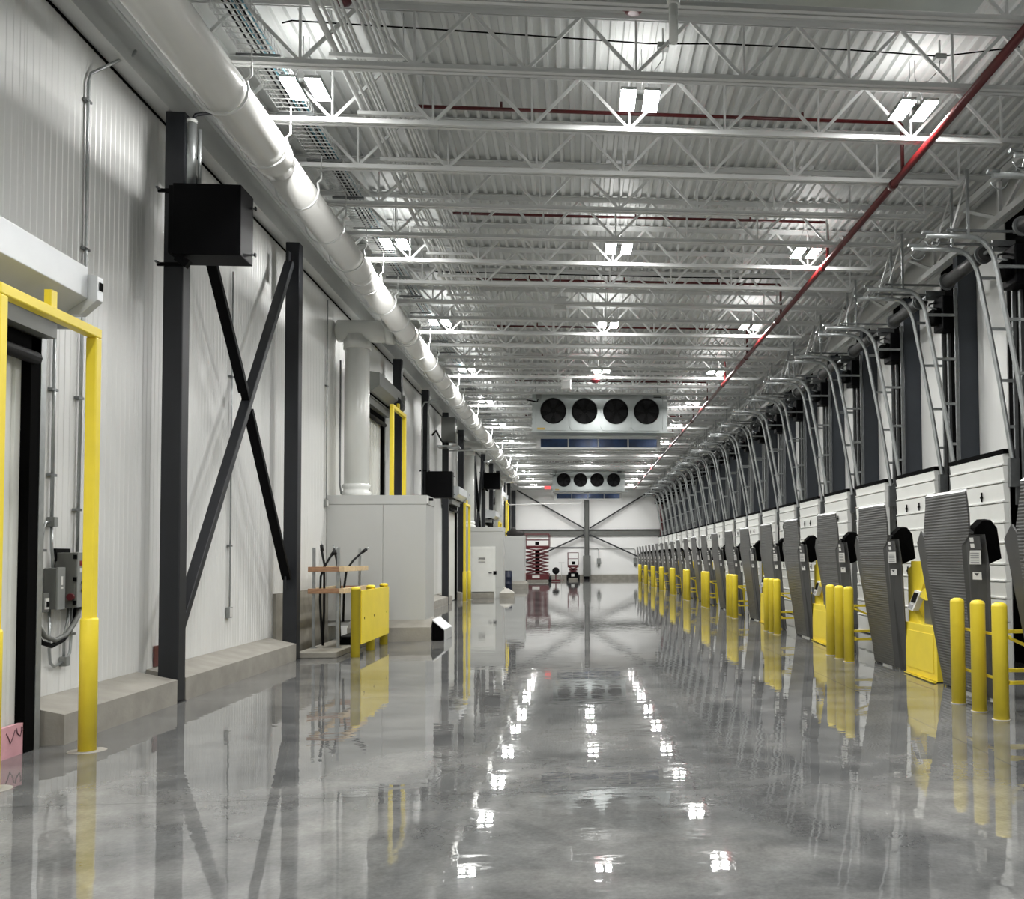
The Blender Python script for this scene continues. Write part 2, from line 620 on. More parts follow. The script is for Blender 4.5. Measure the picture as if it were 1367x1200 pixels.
l0 = make_lamp()
first = True
for col, X, nm in ((0, -2.91, 'left row by the white duct'), (1, 0.73, 'middle row'), (2, 3.89, 'right row by the red pipe')):
    for i in range(-3, 12):
        loc = (X, 10.15 + 5 * i, 6.69)
        if i < 0:
            lab, gr = 'twin panel lamp above the camera, %s back, %s' % (ORD[-i - 1], nm), 'lamps behind the camera'
        else:
            lab, gr = 'lit twin panel high bay lamp, %s in the %s' % (ORD[i], nm), 'high bay lamps'
        if first:
            l0.location = loc
            l0['label'], l0['group'] = lab, gr
            first = False
        else:
            dup(l0, loc, lab, gr)

# ================================================================== FAN COOLERS
def make_cooler():
    t = thing('fan_cooler', '', 'cooler')
    # local: centre x, front face y=0, z from bottom of body
    Wd, H, D = 2.085, 1.20, 0.75
    body = MB().box(-Wd, Wd, 0.03, D, 0.0, H).build('body', 'cooler_metal', t, 0.01)
    fx = [-1.44, -0.48, 0.48, 1.44]
    R_ = 0.395
    for i, x in enumerate(fx):
        x0 = -1.96 if i == 0 else (fx[i - 1] + x) / 2 + 0.004
        x1 = 1.93 if i == 3 else (fx[i + 1] + x) / 2 - 0.004
        # face panel with a round hole
        seg = 32
        zc, zb, zt = 0.62, 0.02, H - 0.02
        inner, outer = [], []
        for j in range(seg):
            a = 2 * math.pi * j / seg
            ca, sa = math.cos(a), math.sin(a)
            inner.append((x + R_ * ca, 0.0, zc + R_ * sa))
            tx = min(((x1 - x) / ca) if ca > 1e-6 else 9, ((x0 - x) / ca) if ca < -1e-6 else 9)
            tz = min(((zt - zc) / sa) if sa > 1e-6 else 9, ((zb - zc) / sa) if sa < -1e-6 else 9)
            q = min(tx, tz)
            outer.append((x + q * ca, 0.0, zc + q * sa))
        vs = inner + outer + [(a_, 0.03, c2) for a_, _, c2 in inner] + [(a_, 0.03, c2) for a_, _, c2 in outer]
        fs = []
        for j in range(seg):
            j2 = (j + 1) % seg
            fs += [(j, j2, seg + j2, seg + j), (j2, j, 2 * seg + j, 2 * seg + j2), (seg + j, seg + j2, 3 * seg + j2, 3 * seg + j)]
        pn = MB().add(vs, fs).build('face_panel', 'cooler_metal', t)
        fan = MB()
        fan.lathe([(R_ * 1.0, -0.05), (R_ * 1.0, 0.028), (R_ * 0.955, 0.028), (R_ * 0.955, -0.05)], (x, 0, zc), 32, 'y')
        fan.s = [True] * len(fan.f)
        fan.f, fan.s = fan.f[:-2], fan.s[:-2]
        fo = fan.build('fan_guard_ring', 'fan_dark', t)
        MB().lathe([(R_ * 0.955, 0.026), (R_ * 0.955, 0.029)], (x, 0, zc), 32, 'y').build('fan_back', 'fan_dark', t)
        bl = MB()
        for q in range(5):
            a = 2 * math.pi * q / 5 + i * 0.4
            a2 = a + 0.62
            r0, r1 = 0.09, R_ * 0.93
            pts = [(x + r0 * math.cos(a), 0.004, zc + r0 * math.sin(a)), (x + r1 * math.cos(a - 0.1), 0.0, zc + r1 * math.sin(a - 0.1)),
                   (x + r1 * math.cos(a2), 0.018, zc + r1 * math.sin(a2)), (x + r0 * math.cos(a2 + 0.3), 0.018, zc + r0 * math.sin(a2 + 0.3))]
            bl.slab(pts, (0, 0.004, 0))
        bl.build('fan_blades', 'fan_blade', t)
        MB().lathe([(0.085, -0.035), (0.085, 0.0), (0.05, 0.0)], (x, 0, zc), 16, 'y').build('fan_hub', 'fan_dark', t)
        # wire guard rings
        g = MB()
        for rr_ in (0.15, 0.22, 0.29, 0.36):
            g.tube([(x + rr_ * math.cos(2 * math.pi * j / 24), -0.045, zc + rr_ * math.sin(2 * math.pi * j / 24)) for j in range(25)], 0.003, 4, False)
        for q in range(4):
            a = math.pi * q / 4
            g.bar((x - R_ * math.cos(a), -0.045, zc - R_ * math.sin(a)), (x + R_ * math.cos(a), -0.045, zc + R_ * math.sin(a)), 0.005, 0.005, (0, 1, 0))
        g.build('wire_guard', 'fan_dark', t)
    box('end_panel', 'cooler_metal', t, 1.935, 2.085, -0.005, 0.03, 0.0, H)
    box('end_panel', 'cooler_metal', t, -2.085, -1.965, -0.005, 0.03, 0.0, H)
    box('drain_pan', 'cooler_metal', t, -2.10, 2.28, -0.04, D + 0.05, -0.045, -0.002)
    box('name_plate', 'print_dark', t, 1.66, 1.90, -0.012, 0.0, H - 0.10, H - 0.06)
    box('name_plate', 'print_dark', t, 1.66, 1.90, -0.012, 0.0, H - 0.16, H - 0.12)
    box('warning_sticker', 'brass', t, -1.93, -1.70, -0.008, 0.0, 0.04, 0.10)
    jb = box('junction_box', 'grey_light', t, -1.96, -1.80, -0.10, 0.0, H - 0.22, H - 0.06)
    MB().tube([(-1.9, -0.05, H - 0.22), (-1.93, -0.05, H - 0.31), (-2.1, -0.05, H - 0.28), (-2.25, 0.0, H - 0.25)], 0.02, 6).build('cable', 'black_steel', t)
    # coil inlet frame hanging below and behind the body
    cf_ = MB()
    for xx in (-1.98, 1.83):
        cf_.box(xx, xx + 0.12, D + 0.10, D + 0.5, -0.46, -0.055)
    cf_.box(-1.98, 1.95, D + 0.10, D + 0.16, -0.46, -0.40)
    cf_.box(-1.98, 1.95, D + 0.10, D + 0.16, -0.13, -0.06)
    for xx in (-0.99, -0.04, 0.91):
        cf_.box(xx - 0.02, xx + 0.02, D + 0.10, D + 0.16, -0.42, -0.10)
    fr = cf_.build('coil_frame', 'steel_white', t)
    for a, b2 in ((-1.86, -1.01), (-0.97, -0.06), (-0.02, 0.89), (0.93, 1.83)):
        box('coil_panel', 'coil_blue', t, a, b2, D + 0.12, D + 0.14, -0.40, -0.13)
    for xx in (-2.0, -0.7, 0.7, 1.8):
        MB().tube([(xx, 0.2, H), (xx, 0.2, H + 0.62)], 0.012, 6).build('hanger_rod', 'galv', t)
    return t


c0 = make_cooler()
c0.location = (0.77, 28.40, 5.50)
tag(c0, 'grey four fan evaporator cooler hanging under the roof, nearer one', 'cooler', 'four fan coolers')
dup(c0, (0.77, 53.32, 5.46), 'small looking four fan evaporator cooler farther down the hall', 'four fan coolers')
c2 = dup(c0, (0.77, 5.86, 5.78), 'grey underside of cooler overhead at the top edge of photo', 'four fan coolers')
for ch in list(c2.children):
    if ch.name.startswith('coil'):
        bpy.data.objects.remove(ch)
# the overhead unit's drain line
t = thing('drain_pipe', 'short silver drain pipe hanging below the top edge of photo', 'pipe', (0.775, 7.0, 5.6))
MB().tube([(0.775, 7.0, 6.05), (0.775, 7.0, 5.62), (0.775, 7.0, 5.60)], [0.036, 0.036, 0.028], 14).build('pipe', 'pvc_white', t)
MB().tube([(0.775, 7.0, 6.05), (0.775, 7.0, 5.90)], 0.052, 14).build('collar', 'pvc_white', t)
MB().tube([(0.775, 7.0, 6.06), (0.775, 6.9, 6.10), (0.775, 6.3, 6.10), (0.775, 5.8, 6.10)], 0.045, 12).build('elbow', 'pvc_white', t)

# ================================================================== SPRINKLER PIPES
t = thing('sprinkler_main', 'long red sprinkler main pipe running down the hall under joists', 'pipe', (4.2, Y0, 6.5))
MB().tube([(4.20, Y0, 6.50), (4.20, 66.5, 6.50)], 0.047, 16).build('pipe', 'red_pipe', t)
cp = MB().lathe([(0.062, -0.05), (0.062, 0.05)], (4.20, 11.72, 6.50), 14, 'y').build('coupling', 'red_pipe', t)
for i in range(1, 16):
    share(cp, t, (0, 3.53 * i, 0))
for i in range(15):
    y = 11.35 + 3.53 * i
    ph = (y - 0.70) % 1.25
    if ph < 0.12 or ph > 1.13:
        y += 0.2
    lab = 'thin dark red sprinkler branch line above joists, %s from camera' % ORD[i]
    t = thing('sprinkler_branch', lab, 'pipe', (4.2, y, 6.55), 'sprinkler branch lines')
    MB().tube([(-1.95, y, 7.16), (4.12, y, 7.16)], 0.024, 8).build('pipe', 'red_pipe', t)
    MB().tube([(4.08, y, 7.16), (4.17, y, 7.16), (4.20, y, 7.12), (4.20, y, 6.54)], 0.026, 8).build('riser', 'red_pipe', t)
    for xx in (-0.9, 1.0, 2.9):
        MB().tube([(xx, y, 7.17), (xx, y, 7.25)], 0.018, 6).build('sprinkler_head', 'red_pipe', t)

# ================================================================== LEFT DUCT, RISERS
t = thing('insulated_duct', 'long glossy white insulated pipe duct along the left ceiling', 'duct', (-3.45, Y0, 6.0))
MB().tube([(-3.45, 10.9, 6.22), (-3.45, 53.0, 6.22), (-3.45, 53.6, 6.22), (-3.50, 53.95, 6.20), (-3.70, 54.2, 6.18), (-4.0, 54.3, 6.18)], 0.205, 24).build('pipe', 'duct_white', t)
MB().tube([(-3.45, Y0, 6.23), (-3.45, 10.5, 6.23), (-3.45, 10.72, 6.22), (-3.45, 10.92, 6.20)], [0.232, 0.232, 0.238, 0.206], 24).build('jacket', 'duct_white', t)
bd = MB().lathe([(0.212, -0.09), (0.228, -0.07), (0.228, 0.07), (0.212, 0.09)], (-3.45, 15.0, 6.22), 24, 'y').build('band', 'duct_white', t)
for i in range(1, 10):
    share(bd, t, (0, 4.1 * i, 0))
hg = MB()
hg.tube([(-3.45 + 0.26 * math.cos(math.radians(a)), 9.2, 6.22 + 0.26 * math.sin(math.radians(a))) for a in range(-200, 21, 20)], 0.014, 6)
hg.tube([(-3.21, 9.2, 6.31), (-3.16, 9.2, 6.36), (-3.16, 9.2, 6.45)], 0.012, 6)
hg.tube([(-3.16, 9.2, 6.42), (-3.16, 9.2, 6.66)], 0.007, 6)
hg = hg.build('hanger', 'steel_white', t)
for i in range(1, 34):
    share(hg, t, (0, 1.25 * i, 0))

for k_, (y, lab) in enumerate(((19.1, 'thick white vertical duct riser standing on the nearest chase box'), (38.7, 'white vertical duct riser on the chase box with door'), (54.3, 'white vertical duct riser at the far end of the duct'))):
    t = thing('duct_riser', lab, 'duct', (-4.40, y, 2.86), 'duct risers')
    zt = 6.18
    MB().tube([(-4.42, y, 2.84), (-4.42, y, 6.15)], 0.245, 24).build('pipe', 'pvc_white', t)
    MB().tube([(-4.42, y, 5.86), (-4.42, y, 6.04)], 0.275, 24).build('tee', 'pvc_white', t)
    MB().tube([(-4.84, y, 6.24), (-4.80, y, 6.24), (-4.0, y, 6.24), (-3.68, y, 6.23)], [0.15, 0.225, 0.225, 0.215], 24).build('cross_pipe', 'pvc_white', t)
    MB().tube([(-3.84, y, 6.23), (-3.69, y, 6.23)], 0.245, 20).build('collar', 'pvc_white', t)
    MB().lathe([(0.255, 0.0), (0.29, 0.03), (0.29, 0.10), (0.255, 0.13), (0.255, 0.17), (0.28, 0.2), (0.28, 0.24), (0.25, 0.27)], (-4.42, y, 2.85), 24).build('boot', 'pvc_white', t)
    MB().tube([(-4.67, y - 0.2, 2.9), (-4.70, y - 0.2, 3.1), (-4.70, y - 0.2, 5.6)], 0.018, 6).build('drain_line', 'galv_dark', t)

# long conduits on the bulkhead above the left wall
for q, (xx, zz, r, lab) in enumerate(((-4.20, 6.78, 0.05, 'white pipe running along the bulkhead behind the big duct'), (-4.05, 6.86, 0.03, 'thinner white pipe along the bulkhead behind the big duct'), (-4.42, 6.95, 0.025, 'thin white conduit high on the left bulkhead'))):
    tag(MB().tube([(xx, Y0, zz), (xx, 66, zz)], r, 10).build('bulkhead_pipe', 'steel_white'), lab, 'pipe')

# ------------------------------------------------ conduit rack and cable tray among the joists
fr_ = [(0.05, 0.034), (0.17, 0.016), (0.31, 0.016), (0.36, 0.016), (0.42, 0.016), (0.59, 0.016), (0.67, 0.016), (0.73, 0.016), (0.80, 0.016), (0.88, 0.016)]
cl = ['first', 'second', 'third', 'fourth', 'fifth', 'sixth', 'seventh', 'eighth', 'ninth', 'tenth']
for i, (fq, r) in enumerate(fr_):
    xx = -2.50 + 0.73 * fq
    lab = 'thick white conduit at the left edge of the ceiling conduit rack' if i == 0 else 'thin white conduit, %s from left in the ceiling conduit rack' % cl[i]
    tag(MB().tube([(xx, Y0, 6.835 + r), (xx, 64, 6.835 + r)], r, 8).build('conduit', 'steel_white'), lab, 'conduit', 'ceiling conduits')
tr0 = None
for i, y in enumerate(JY):
    if y > 64:
        break
    if tr0 is None:
        tr0 = thing('trapeze_hanger', 'white trapeze bar holding the ceiling conduits', 'hanger', (-2.13, y, 6.8), 'trapeze hangers under ceiling conduits')
        box('strut', 'steel_white', tr0, -2.52, -1.75, y - 0.02 + 0.14, y + 0.02 + 0.14, 6.79, 6.83)
        for xx in (-2.50, -1.77):
            MB().tube([(xx, y + 0.14, 6.79), (xx, y + 0.14, 7.28)], 0.006, 5).build('rod', 'steel_white', tr0)
        tr = tr0
    else:
        tr = dup(tr0, (-2.13, y, 6.8))
    tr['label'] = 'white trapeze bar holding the ceiling conduits, %s from camera' % ORD[i - JFIRST] if i >= JFIRST else 'white trapeze bar above the top edge of photo, %s one back' % ORD[JFIRST - i - 1]
t = thing('cable_tray', 'wire mesh cable tray carrying dark cables near left ceiling', 'cable tray', (-3.22, Y0, 6.8))
wires = MB()
for xx in (-3.40, -3.31, -3.22, -3.13, -3.04):
    wires.tube([(xx, Y0, 6.79), (xx, 64, 6.79)], 0.004, 4)
for xx in (-3.40, -3.04):
    wires.tube([(xx, Y0, 6.84), (xx, 64, 6.84)], 0.004, 4)
    wires.tube([(xx, Y0, 6.88), (xx, 64, 6.88)], 0.004, 4)
wires.build('long_wires', 'steel_white', t)
cw = MB()
y = 6.0
while y < 40:
    cw.box(-3.405, -3.035, y - 0.004, y + 0.004, 6.778, 6.786)
    cw.box(-3.406, -3.400, y - 0.004, y + 0.004, 6.78, 6.885)
    cw.box(-3.040, -3.034, y - 0.004, y + 0.004, 6.78, 6.885)
    y += 0.10
o = cw.build('cross_wires', 'steel_white', t)
o['kind'] = 'stuff'
for i, y in enumerate(JY):
    if y < 64 and y > 5:
        box('support_bar', 'galv_dark', t, -3.44, -3.0, y + 0.10, y + 0.14, 6.745, 6.775)
cable_cols = ['black_steel', 'black_steel', 'cable_blue', 'navy_steel', 'black_steel', 'cable_blue']
cnm = ['leftmost dark', 'second dark', 'third blue', 'fourth navy', 'fifth dark', 'rightmost blue']
for i in range(6):
    x0 = -3.24 + 0.033 * i
    pts = []
    yy = Y0
    while yy < 46:
        pts.append((x0 + random.uniform(-0.025, 0.025), yy, 6.805 + 0.012 * (i % 3)))
        yy += 1.6
    tag(MB().tube(pts, 0.011, 6).build('data_cable', cable_cols[i]), '%s cable lying in the wire mesh cable tray' % cnm[i], 'cable', 'cables in the tray')

# ------------------------------------------------ small ceiling items
def strobe(loc, lab):
    t = thing('alarm_strobe', lab, 'alarm', loc)
    x, y, z = loc
    MB().lathe([(0.05, 0.0), (0.085, 0.015), (0.10, 0.06), (0.135, 0.075), (0.135, 0.085)], loc, 16).build('dome', 'red_lift', t)
    MB().tube([(x, y, z + 0.085), (x, y, z + 0.25)], 0.012, 6).build('stem', 'red_pipe', t)


strobe((0.68, 18.05, 6.90), 'red alarm strobe below a joist before the nearer cooler')
strobe((0.55, 25.4, 6.42), 'red alarm strobe just above the nearer fan cooler')
strobe((-2.25, 9.0, 7.0), 'red alarm strobe at the top left among conduits')
strobe((0.60, 9.15, 7.12), 'red alarm strobe at the top middle edge')
for loc, lab in (((-0.29, 18.3, 6.5), 'white boxy wireless antenna hung from joists, nearer one'), ((-0.24, 25.2, 6.2), 'white boxy wireless antenna hung above the nearer cooler')):
    t = thing('antenna_box', lab, 'antenna', loc)
    x, y, z = loc
    box('case', 'steel_white', t, x - 0.13, x + 0.13, y - 0.08, y + 0.08, z, z + 0.26, 0.02)
    box('bracket', 'steel_white', t, x - 0.16, x + 0.16, y - 0.03, y + 0.03, z + 0.26, z + 0.30)
    MB().tube([(x, y, z + 0.3), (x, y, 7.31)], 0.012, 6).build('rod', 'galv', t)
tag(MB().tube([(-3.0, 9.6, 7.13), (-2.9, 9.6, 7.16), (-1.0, 9.6, 7.12), (0.8, 9.6, 7.07), (1.6, 9.6, 7.10), (3.0, 9.6, 7.09), (4.0, 9.6, 7.06), (4.9, 9.6, 7.2)], 0.008, 6).build('power_cable', 'black_steel'), 'thin black power cable strung along the nearest roof joists', 'cable')
tag(MB().tube([(-2.6, 17.4, 6.98), (0, 17.4, 6.97), (2, 17.4, 6.96), (4.2, 17.4, 6.97)], 0.011, 6).build('power_cable', 'black_steel'), 'black cable across the roof above the nearer antenna box', 'cable')
for X, nm in ((0.95, 'middle'), (4.0, 'right')):
    t = thing('power_drop', 'small grey power box above the nearest %s lamp' % nm, 'power box', (X, 9.62, 7.08))
    box('case', 'grey_light', t, X - 0.06, X + 0.06, 9.57, 9.67, 7.02, 7.08)
    box('arm', 'steel_white', t, X - 0.01, X + 0.01, 9.61, 9.63, 7.08, 7.25)
    MB().tube([(X, 9.62, 7.02), (X, 9.64, 6.93), (X - 0.08, 9.75, 6.86), (X - 0.18, 9.95, 6.92), (X - 0.2, 10.1, 6.84)], 0.006, 5).build('cord', 'grey_light', t)
# thin air line crossing the hall
t = thing('cross_line', 'thin white air line crossing the hall before the coolers', 'pipe', (-4.6, 33.2, 5.4))
MB().tube([(-4.65, 33.2, 5.42), (0.2, 33.2, 5.60), (0.2, 33.2, 6.6)], 0.022, 8).build('pipe', 'steel_white', t)
for i, (xx, z1) in enumerate(((-2.2, 6.62), (-0.4, 6.62))):
    MB().tube([(xx, 33.2, 5.42 + (xx + 4.65) * 0.037), (xx, 33.2, z1)], 0.006, 5).build('hanger_rod', 'galv', t)
tag(MB().tube([(-4.65, 62.0, 5.15), (0.4, 62.0, 5.25), (0.4, 62.0, 6.6)], 0.03, 8).build('cross_line', 'steel_white'), 'thin white pipe crossing before the end wall', 'pipe')

# ================================================================== LEFT SIDE STEEL
def make_column(y, lab, grp=None):
    t = thing('steel_column', lab, 'column', (-4.55, y + 0.1, 0), grp)
    box('shaft', 'navy_steel', t, -4.66, -4.44, y, y + 0.2, 0.015, 6.74, 0.012)
    box('base_plate', 'navy_steel', t, -4.70, -4.43, y - 0.005, y + 0.205, 0, 0.015)
    return t


cls_ = ['dark steel column carrying the nearest black box on left wall', 'dark steel column at the far end of the near cross brace', 'dark steel column beside the tall yellow door guard',
        'dark steel column carrying the middle black box', 'dark steel column below the high grey enclosure', 'dark steel column just before the chase box with door', 'dark steel column at the near side of far cross brace',
        'dark steel column carrying the farthest black box', 'dark steel column past the farthest black box', 'dark steel column next to last on the left wall', 'dark steel column close to the end wall on the left', 'last dark steel column of left wall']
for y, lab in zip(COLS, cls_):
    make_column(y, lab)


def brace(ya, yb, lab):
    t = thing('cross_brace', lab, 'brace', (-4.56, ya, 0.7))
    x = -4.56
    k = (yb - ya) / 4.2
    def pt(y, z): return (x, ya + (y - 11.02) * k, z)
    MB().bar(pt(11.08, 0.83), pt(15.12, 6.36), 0.10, 0.13, (1, 0, 0)).build('long_diagonal', 'navy_steel', t, 0.008)
    MB().bar(pt(11.08, 6.38), pt(13.12, 3.92), 0.08, 0.13, (1, 0, 0)).build('upper_half_diagonal', 'black_steel', t, 0.008)
    MB().bar(pt(13.30, 3.70), pt(15.12, 1.3), 0.08, 0.13, (1, 0, 0)).build('lower_half_diagonal', 'black_steel', t, 0.008)
    MB().bar(pt(13.04, 4.04), pt(13.38, 3.58), 0.018, 0.10, (1, 0, 0)).build('gusset_plate', 'black_steel', t)
    for (y, z) in ((11.10, 0.87), (15.10, 6.33), (11.10, 6.35), (15.10, 1.33)):
        q = pt(y, z)
        box('end_plate', 'navy_steel', t, x - 0.012, x + 0.012, q[1] - 0.06, q[1] + 0.06, z - 0.2, z + 0.2)


brace(11.02, 15.18, 'dark steel cross brace between the two nearest left columns')
brace(41.84, 45.98, 'distant dark cross brace beyond the chase box with door')


def black_box(yc, zb, lab, pipe_dx=0.12, pipe_r=0.05):
    t = thing('equipment_box', lab, 'box', (-4.05, yc - 0.15, zb), 'black boxes on columns')
    y0, y1 = yc - 0.35, yc + 0.05
    box('case', 'black_steel', t, -4.42, -3.69, y0, y1, zb, zb + 0.80, 0.008)
    box('mount_plate', 'black_steel', t, -4.47, -4.42, y0 + 0.02, y1 - 0.02, zb + 0.02, zb + 0.78)
    for z in (zb - 0.01, zb + 0.84):
        box('strap', 'black_steel', t, -4.72, -4.40, yc - 0.03, yc - 0.004, z - 0.02, z + 0.02)
        for xx in (-4.70, -4.45):
            box('strap_bolt', 'galv_dark', t, xx - 0.012, xx + 0.012, yc - 0.10, yc - 0.03, z + 0.0, z + 0.02)
    for z in (zb + 0.12, zb + 0.66):
        MB().tube([(-3.69, y1 - 0.05, z), (-3.645, y1 - 0.05, z)], 0.012, 6).build('bolt', 'galv_dark', t)
        box('bolt_head', 'black_steel', t, -3.655, -3.64, y1 - 0.07, y1 - 0.03, z - 0.02, z + 0.02)
    if pipe_r > 0.04:
        MB().tube([(-4.29, yc - 0.18, zb + 0.80), (-4.29, yc - 0.18, zb + 1.56)], pipe_r, 14).build('conduit_pipe', 'galv', t)
        MB().tube([(-4.29, yc - 0.18, zb + 1.55), (-4.29, yc - 0.18, zb + 1.59)], pipe_r + 0.006, 14).build('conduit_bushing', 'pvc_white', t)
        MB().tube([(-4.22, yc - 0.14, zb + 0.80), (-4.22, yc - 0.14, zb + 1.50)], 0.022, 8).build('thin_conduit', 'galv', t)
        MB().tube([(-4.29, yc - 0.18, zb + 1.58), (-4.26, yc - 0.16, zb + 1.66), (-4.15, yc - 0.05, zb + 1.74), (-3.95, yc + 0.1, zb + 1.79), (-3.75, yc + 0.25, zb + 1.86)], 0.02, 8).build('feed_cable', 'navy_steel', t)
    else:
        MB().tube([(-4.45, yc - 0.04, zb + 0.8), (-4.45, yc - 0.04, 6.3), (-4.35, yc - 0.04, 6.42), (-4.1, yc - 0.04, 6.45)], 0.028, 8).build('conduit_pipe', 'galv', t)
        MB().tube([(-4.62, yc - 0.06, 2.8), (-4.62, yc - 0.06, 6.2), (-4.55, yc - 0.06, 6.35), (-4.2, yc - 0.06, 6.36)], 0.025, 8).build('side_conduit', 'galv', t)
    MB().bar((-4.38, y0 + 0.05, zb - 0.02), (-4.26, y0 + 0.05, zb - 0.10), 0.08, 0.09).build('sensor', 'black_steel', t)


black_box(10.80, 4.97, 'big black box with silver pipe on the nearest left column')
black_box(28.40, 3.42, 'black box on the middle left column beyond chase box', pipe_r=0.03)
black_box(46.0, 4.99, 'farthest small looking black box on left columns', pipe_r=0.03)

# red fire tag low on the wall beside the first column
tag(box('wall_marker', 'red_pipe', None, XL + 0.006, XL + 0.02, 11.18, 11.36, 0.37, 0.61), 'small red plate low on wall beside the nearest dark column', 'plate')

# grey enclosure high on the wall
t = thing('grey_enclosure', 'grey metal enclosure high on left wall with shelf under it', 'enclosure', (-4.4, 32.5, 5.5))
box('case', 'grey_box', t, -4.62, -4.15, 32.3, 32.75, 5.65, 6.5, 0.01)
box('shelf', 'galv', t, -4.74, -4.0, 32.1, 32.85, 5.44, 5.50)
MB().tube([(-4.6, 30.2, 5.6), (-4.6, 31.0, 5.85), (-4.55, 31.9, 5.62), (-4.5, 32.3, 5.56)], 0.03, 8).build('cable', 'black_steel', t)


# ------------------------------------------------ cold store doors with hood and yellow guard
def cold_door(yn, yf, zt, which, lab_door, lab_hood, lab_guard, hm='hood_metal'):
    # the door in its wall, structure; hood and guard are things
    d = struct(box('door_%d' % which, 'door_white', None, XL + 0.006, XD + 0.06, yn - 0.6, yf - 0.05, 0.02, zt - 0.10))
    yy = yn - 0.6
    i = 0
    while yy < yf - 0.12:
        box('panel_rib', 'door_white', d, XD + 0.06, XD + 0.085, yy + 0.02, min(yy + 0.12, yf - 0.06), 0.02, zt - 0.18)
        yy += 0.16
    MB().box(XL + 0.006, XD + 0.16, yf - 0.05, yf + 0.09, 0.0, zt - 0.02).box(XL + 0.006, XD + 0.16, yn - 0.6, yf + 0.09, zt - 0.16, zt - 0.02).build('seal', 'black_matte', d)
    MB().tube([(XD + 0.17, yn - 0.6, zt - 0.20), (XD + 0.17, yf + 0.0, zt - 0.20)], 0.055, 10).build('top_roll', 'rubber', d)
    MB().box(XL + 0.006, XD + 0.165, yf + 0.09, yf + 0.165, 0.0, zt + 0.02).build('jamb', 'galv', d)
    MB().box(XL + 0.006, XD + 0.26, yn - 0.6, yf + 0.14, zt, zt + 0.15).box(XL + 0.006, XD + 0.30, yn - 0.6, yf + 0.40, zt + 0.15, zt + 0.165).build('lintel', 'grey_light', d)
    h = thing('door_hood', lab_hood, 'door hood', (-4.4, (yn + yf) / 2, zt + 0.2), 'door hoods')
    z0 = zt + 0.34
    MB().prism([(XL + 0.008, z0 + 0.36), (-4.30, z0 + 0.28), (-4.20, z0 + 0.27), (-4.20, z0), (-4.38, z0 - 0.13), (XL + 0.008, z0 - 0.13)], 'y', yn - 0.9, yf + 0.06).build('shell', hm, h, 0.006)
    MB().prism([(XL + 0.008, z0 + 0.30), (-4.25, z0 + 0.22), (-4.12, z0 + 0.20), (-4.12, z0 - 0.01), (-4.26, z0 - 0.14), (XL + 0.008, z0 - 0.14)], 'y', yf + 0.062, yf + 0.16).build('end_cap', hm, h, 0.006)
    box('vent', 'black_matte', h, -4.119, -4.112, yf + 0.085, yf + 0.14, z0 + 0.08, z0 + 0.15)
    box('slot', 'black_matte', h, -4.68, -4.44, yn - 0.9, yf - 0.05, z0 - 0.141, z0 - 0.128)
    g = thing('door_guard', lab_guard, 'guard rail', (-4.1, (yn + yf) / 2, 0), 'yellow door guards')
    for y in (yn, yf):
        box('post', 'yellow', g, -4.157, -4.067, y - 0.045, y + 0.045, 1.10, zt - 0.02 if y == yn else zt - 0.02, 0.01)
        MB().tube([(-4.112, y, 0.0), (-4.112, y, 1.10), (-4.112, y, 1.118)], [0.070, 0.070, 0.064], 20).build('sleeve', 'yellow', g)
        MB().lathe([(0.15, 0.0005), (0.145, 0.003), (0.075, 0.004)], (-4.112, y, 0), 24).build('grout_ring', 'concrete_curb', g)
    box('top_beam', 'yellow', g, -4.157, -4.067, yn - 0.045, yf + 0.045, zt - 0.02, zt + 0.065, 0.01)
    ym = yn + (yf - yn) * 0.50
    box('stub', 'yellow', g, -4.14, -4.085, ym - 0.04, ym + 0.04, zt + 0.065, zt + 0.20)
    if hm != 'hood_metal':
        MB().tube([(-4.30, yf - 0.35, z0 - 0.05), (-4.30, yf + 0.24, z0 - 0.05)], 0.17, 16).build('roll_end', 'navy_steel', h)
    return d


cold_door(6.91, 8.23, 3.53, 1, '', 'light metal door hood at the left edge of photo', 'yellow steel door guard frame at the left edge of photo')
cold_door(21.1, 22.6, 5.02, 2, '', 'metal door hood above the tall door behind chase box', 'tall yellow door guard behind the nearest chase box', 'grey_light')
cold_door(34.8, 36.3, 3.60, 3, '', 'metal door hood before the chase box with door', 'yellow door guard just left of the white man door')
cold_door(50.2, 51.6, 3.50, 4, '', 'small distant metal door hood above second chase box', 'small distant yellow door guard seen above chase box')
cold_door(55.4, 57.0, 4.90, 5, '', 'farthest metal door hood near the end wall', 'farthest tall yellow door guard near the end wall')

# pink foam board leaning at the foot of the first door
t = thing('foam_board', 'pink foam board with dark handwriting at door foot, left edge', 'board', (-4.62, 7.5, 0))
box('board', 'pink_foam', t, -4.64, -4.60, 6.6, 8.30, 0.0, 0.255)
for k_, pts in enumerate((((8.00, 0.205), (8.03, 0.165), (8.055, 0.115), (8.085, 0.15), (8.12, 0.215)), ((8.135, 0.225), (8.15, 0.18), (8.19, 0.15), (8.205, 0.19), (8.20, 0.225), (8.24, 0.205), (8.20, 0.185)), ((8.25, 0.21), (8.275, 0.17)))):
    MB().tube([(-4.5995, y - 0.05, z) for y, z in pts], 0.0055, 5).build('marker_stroke', 'marker', t)

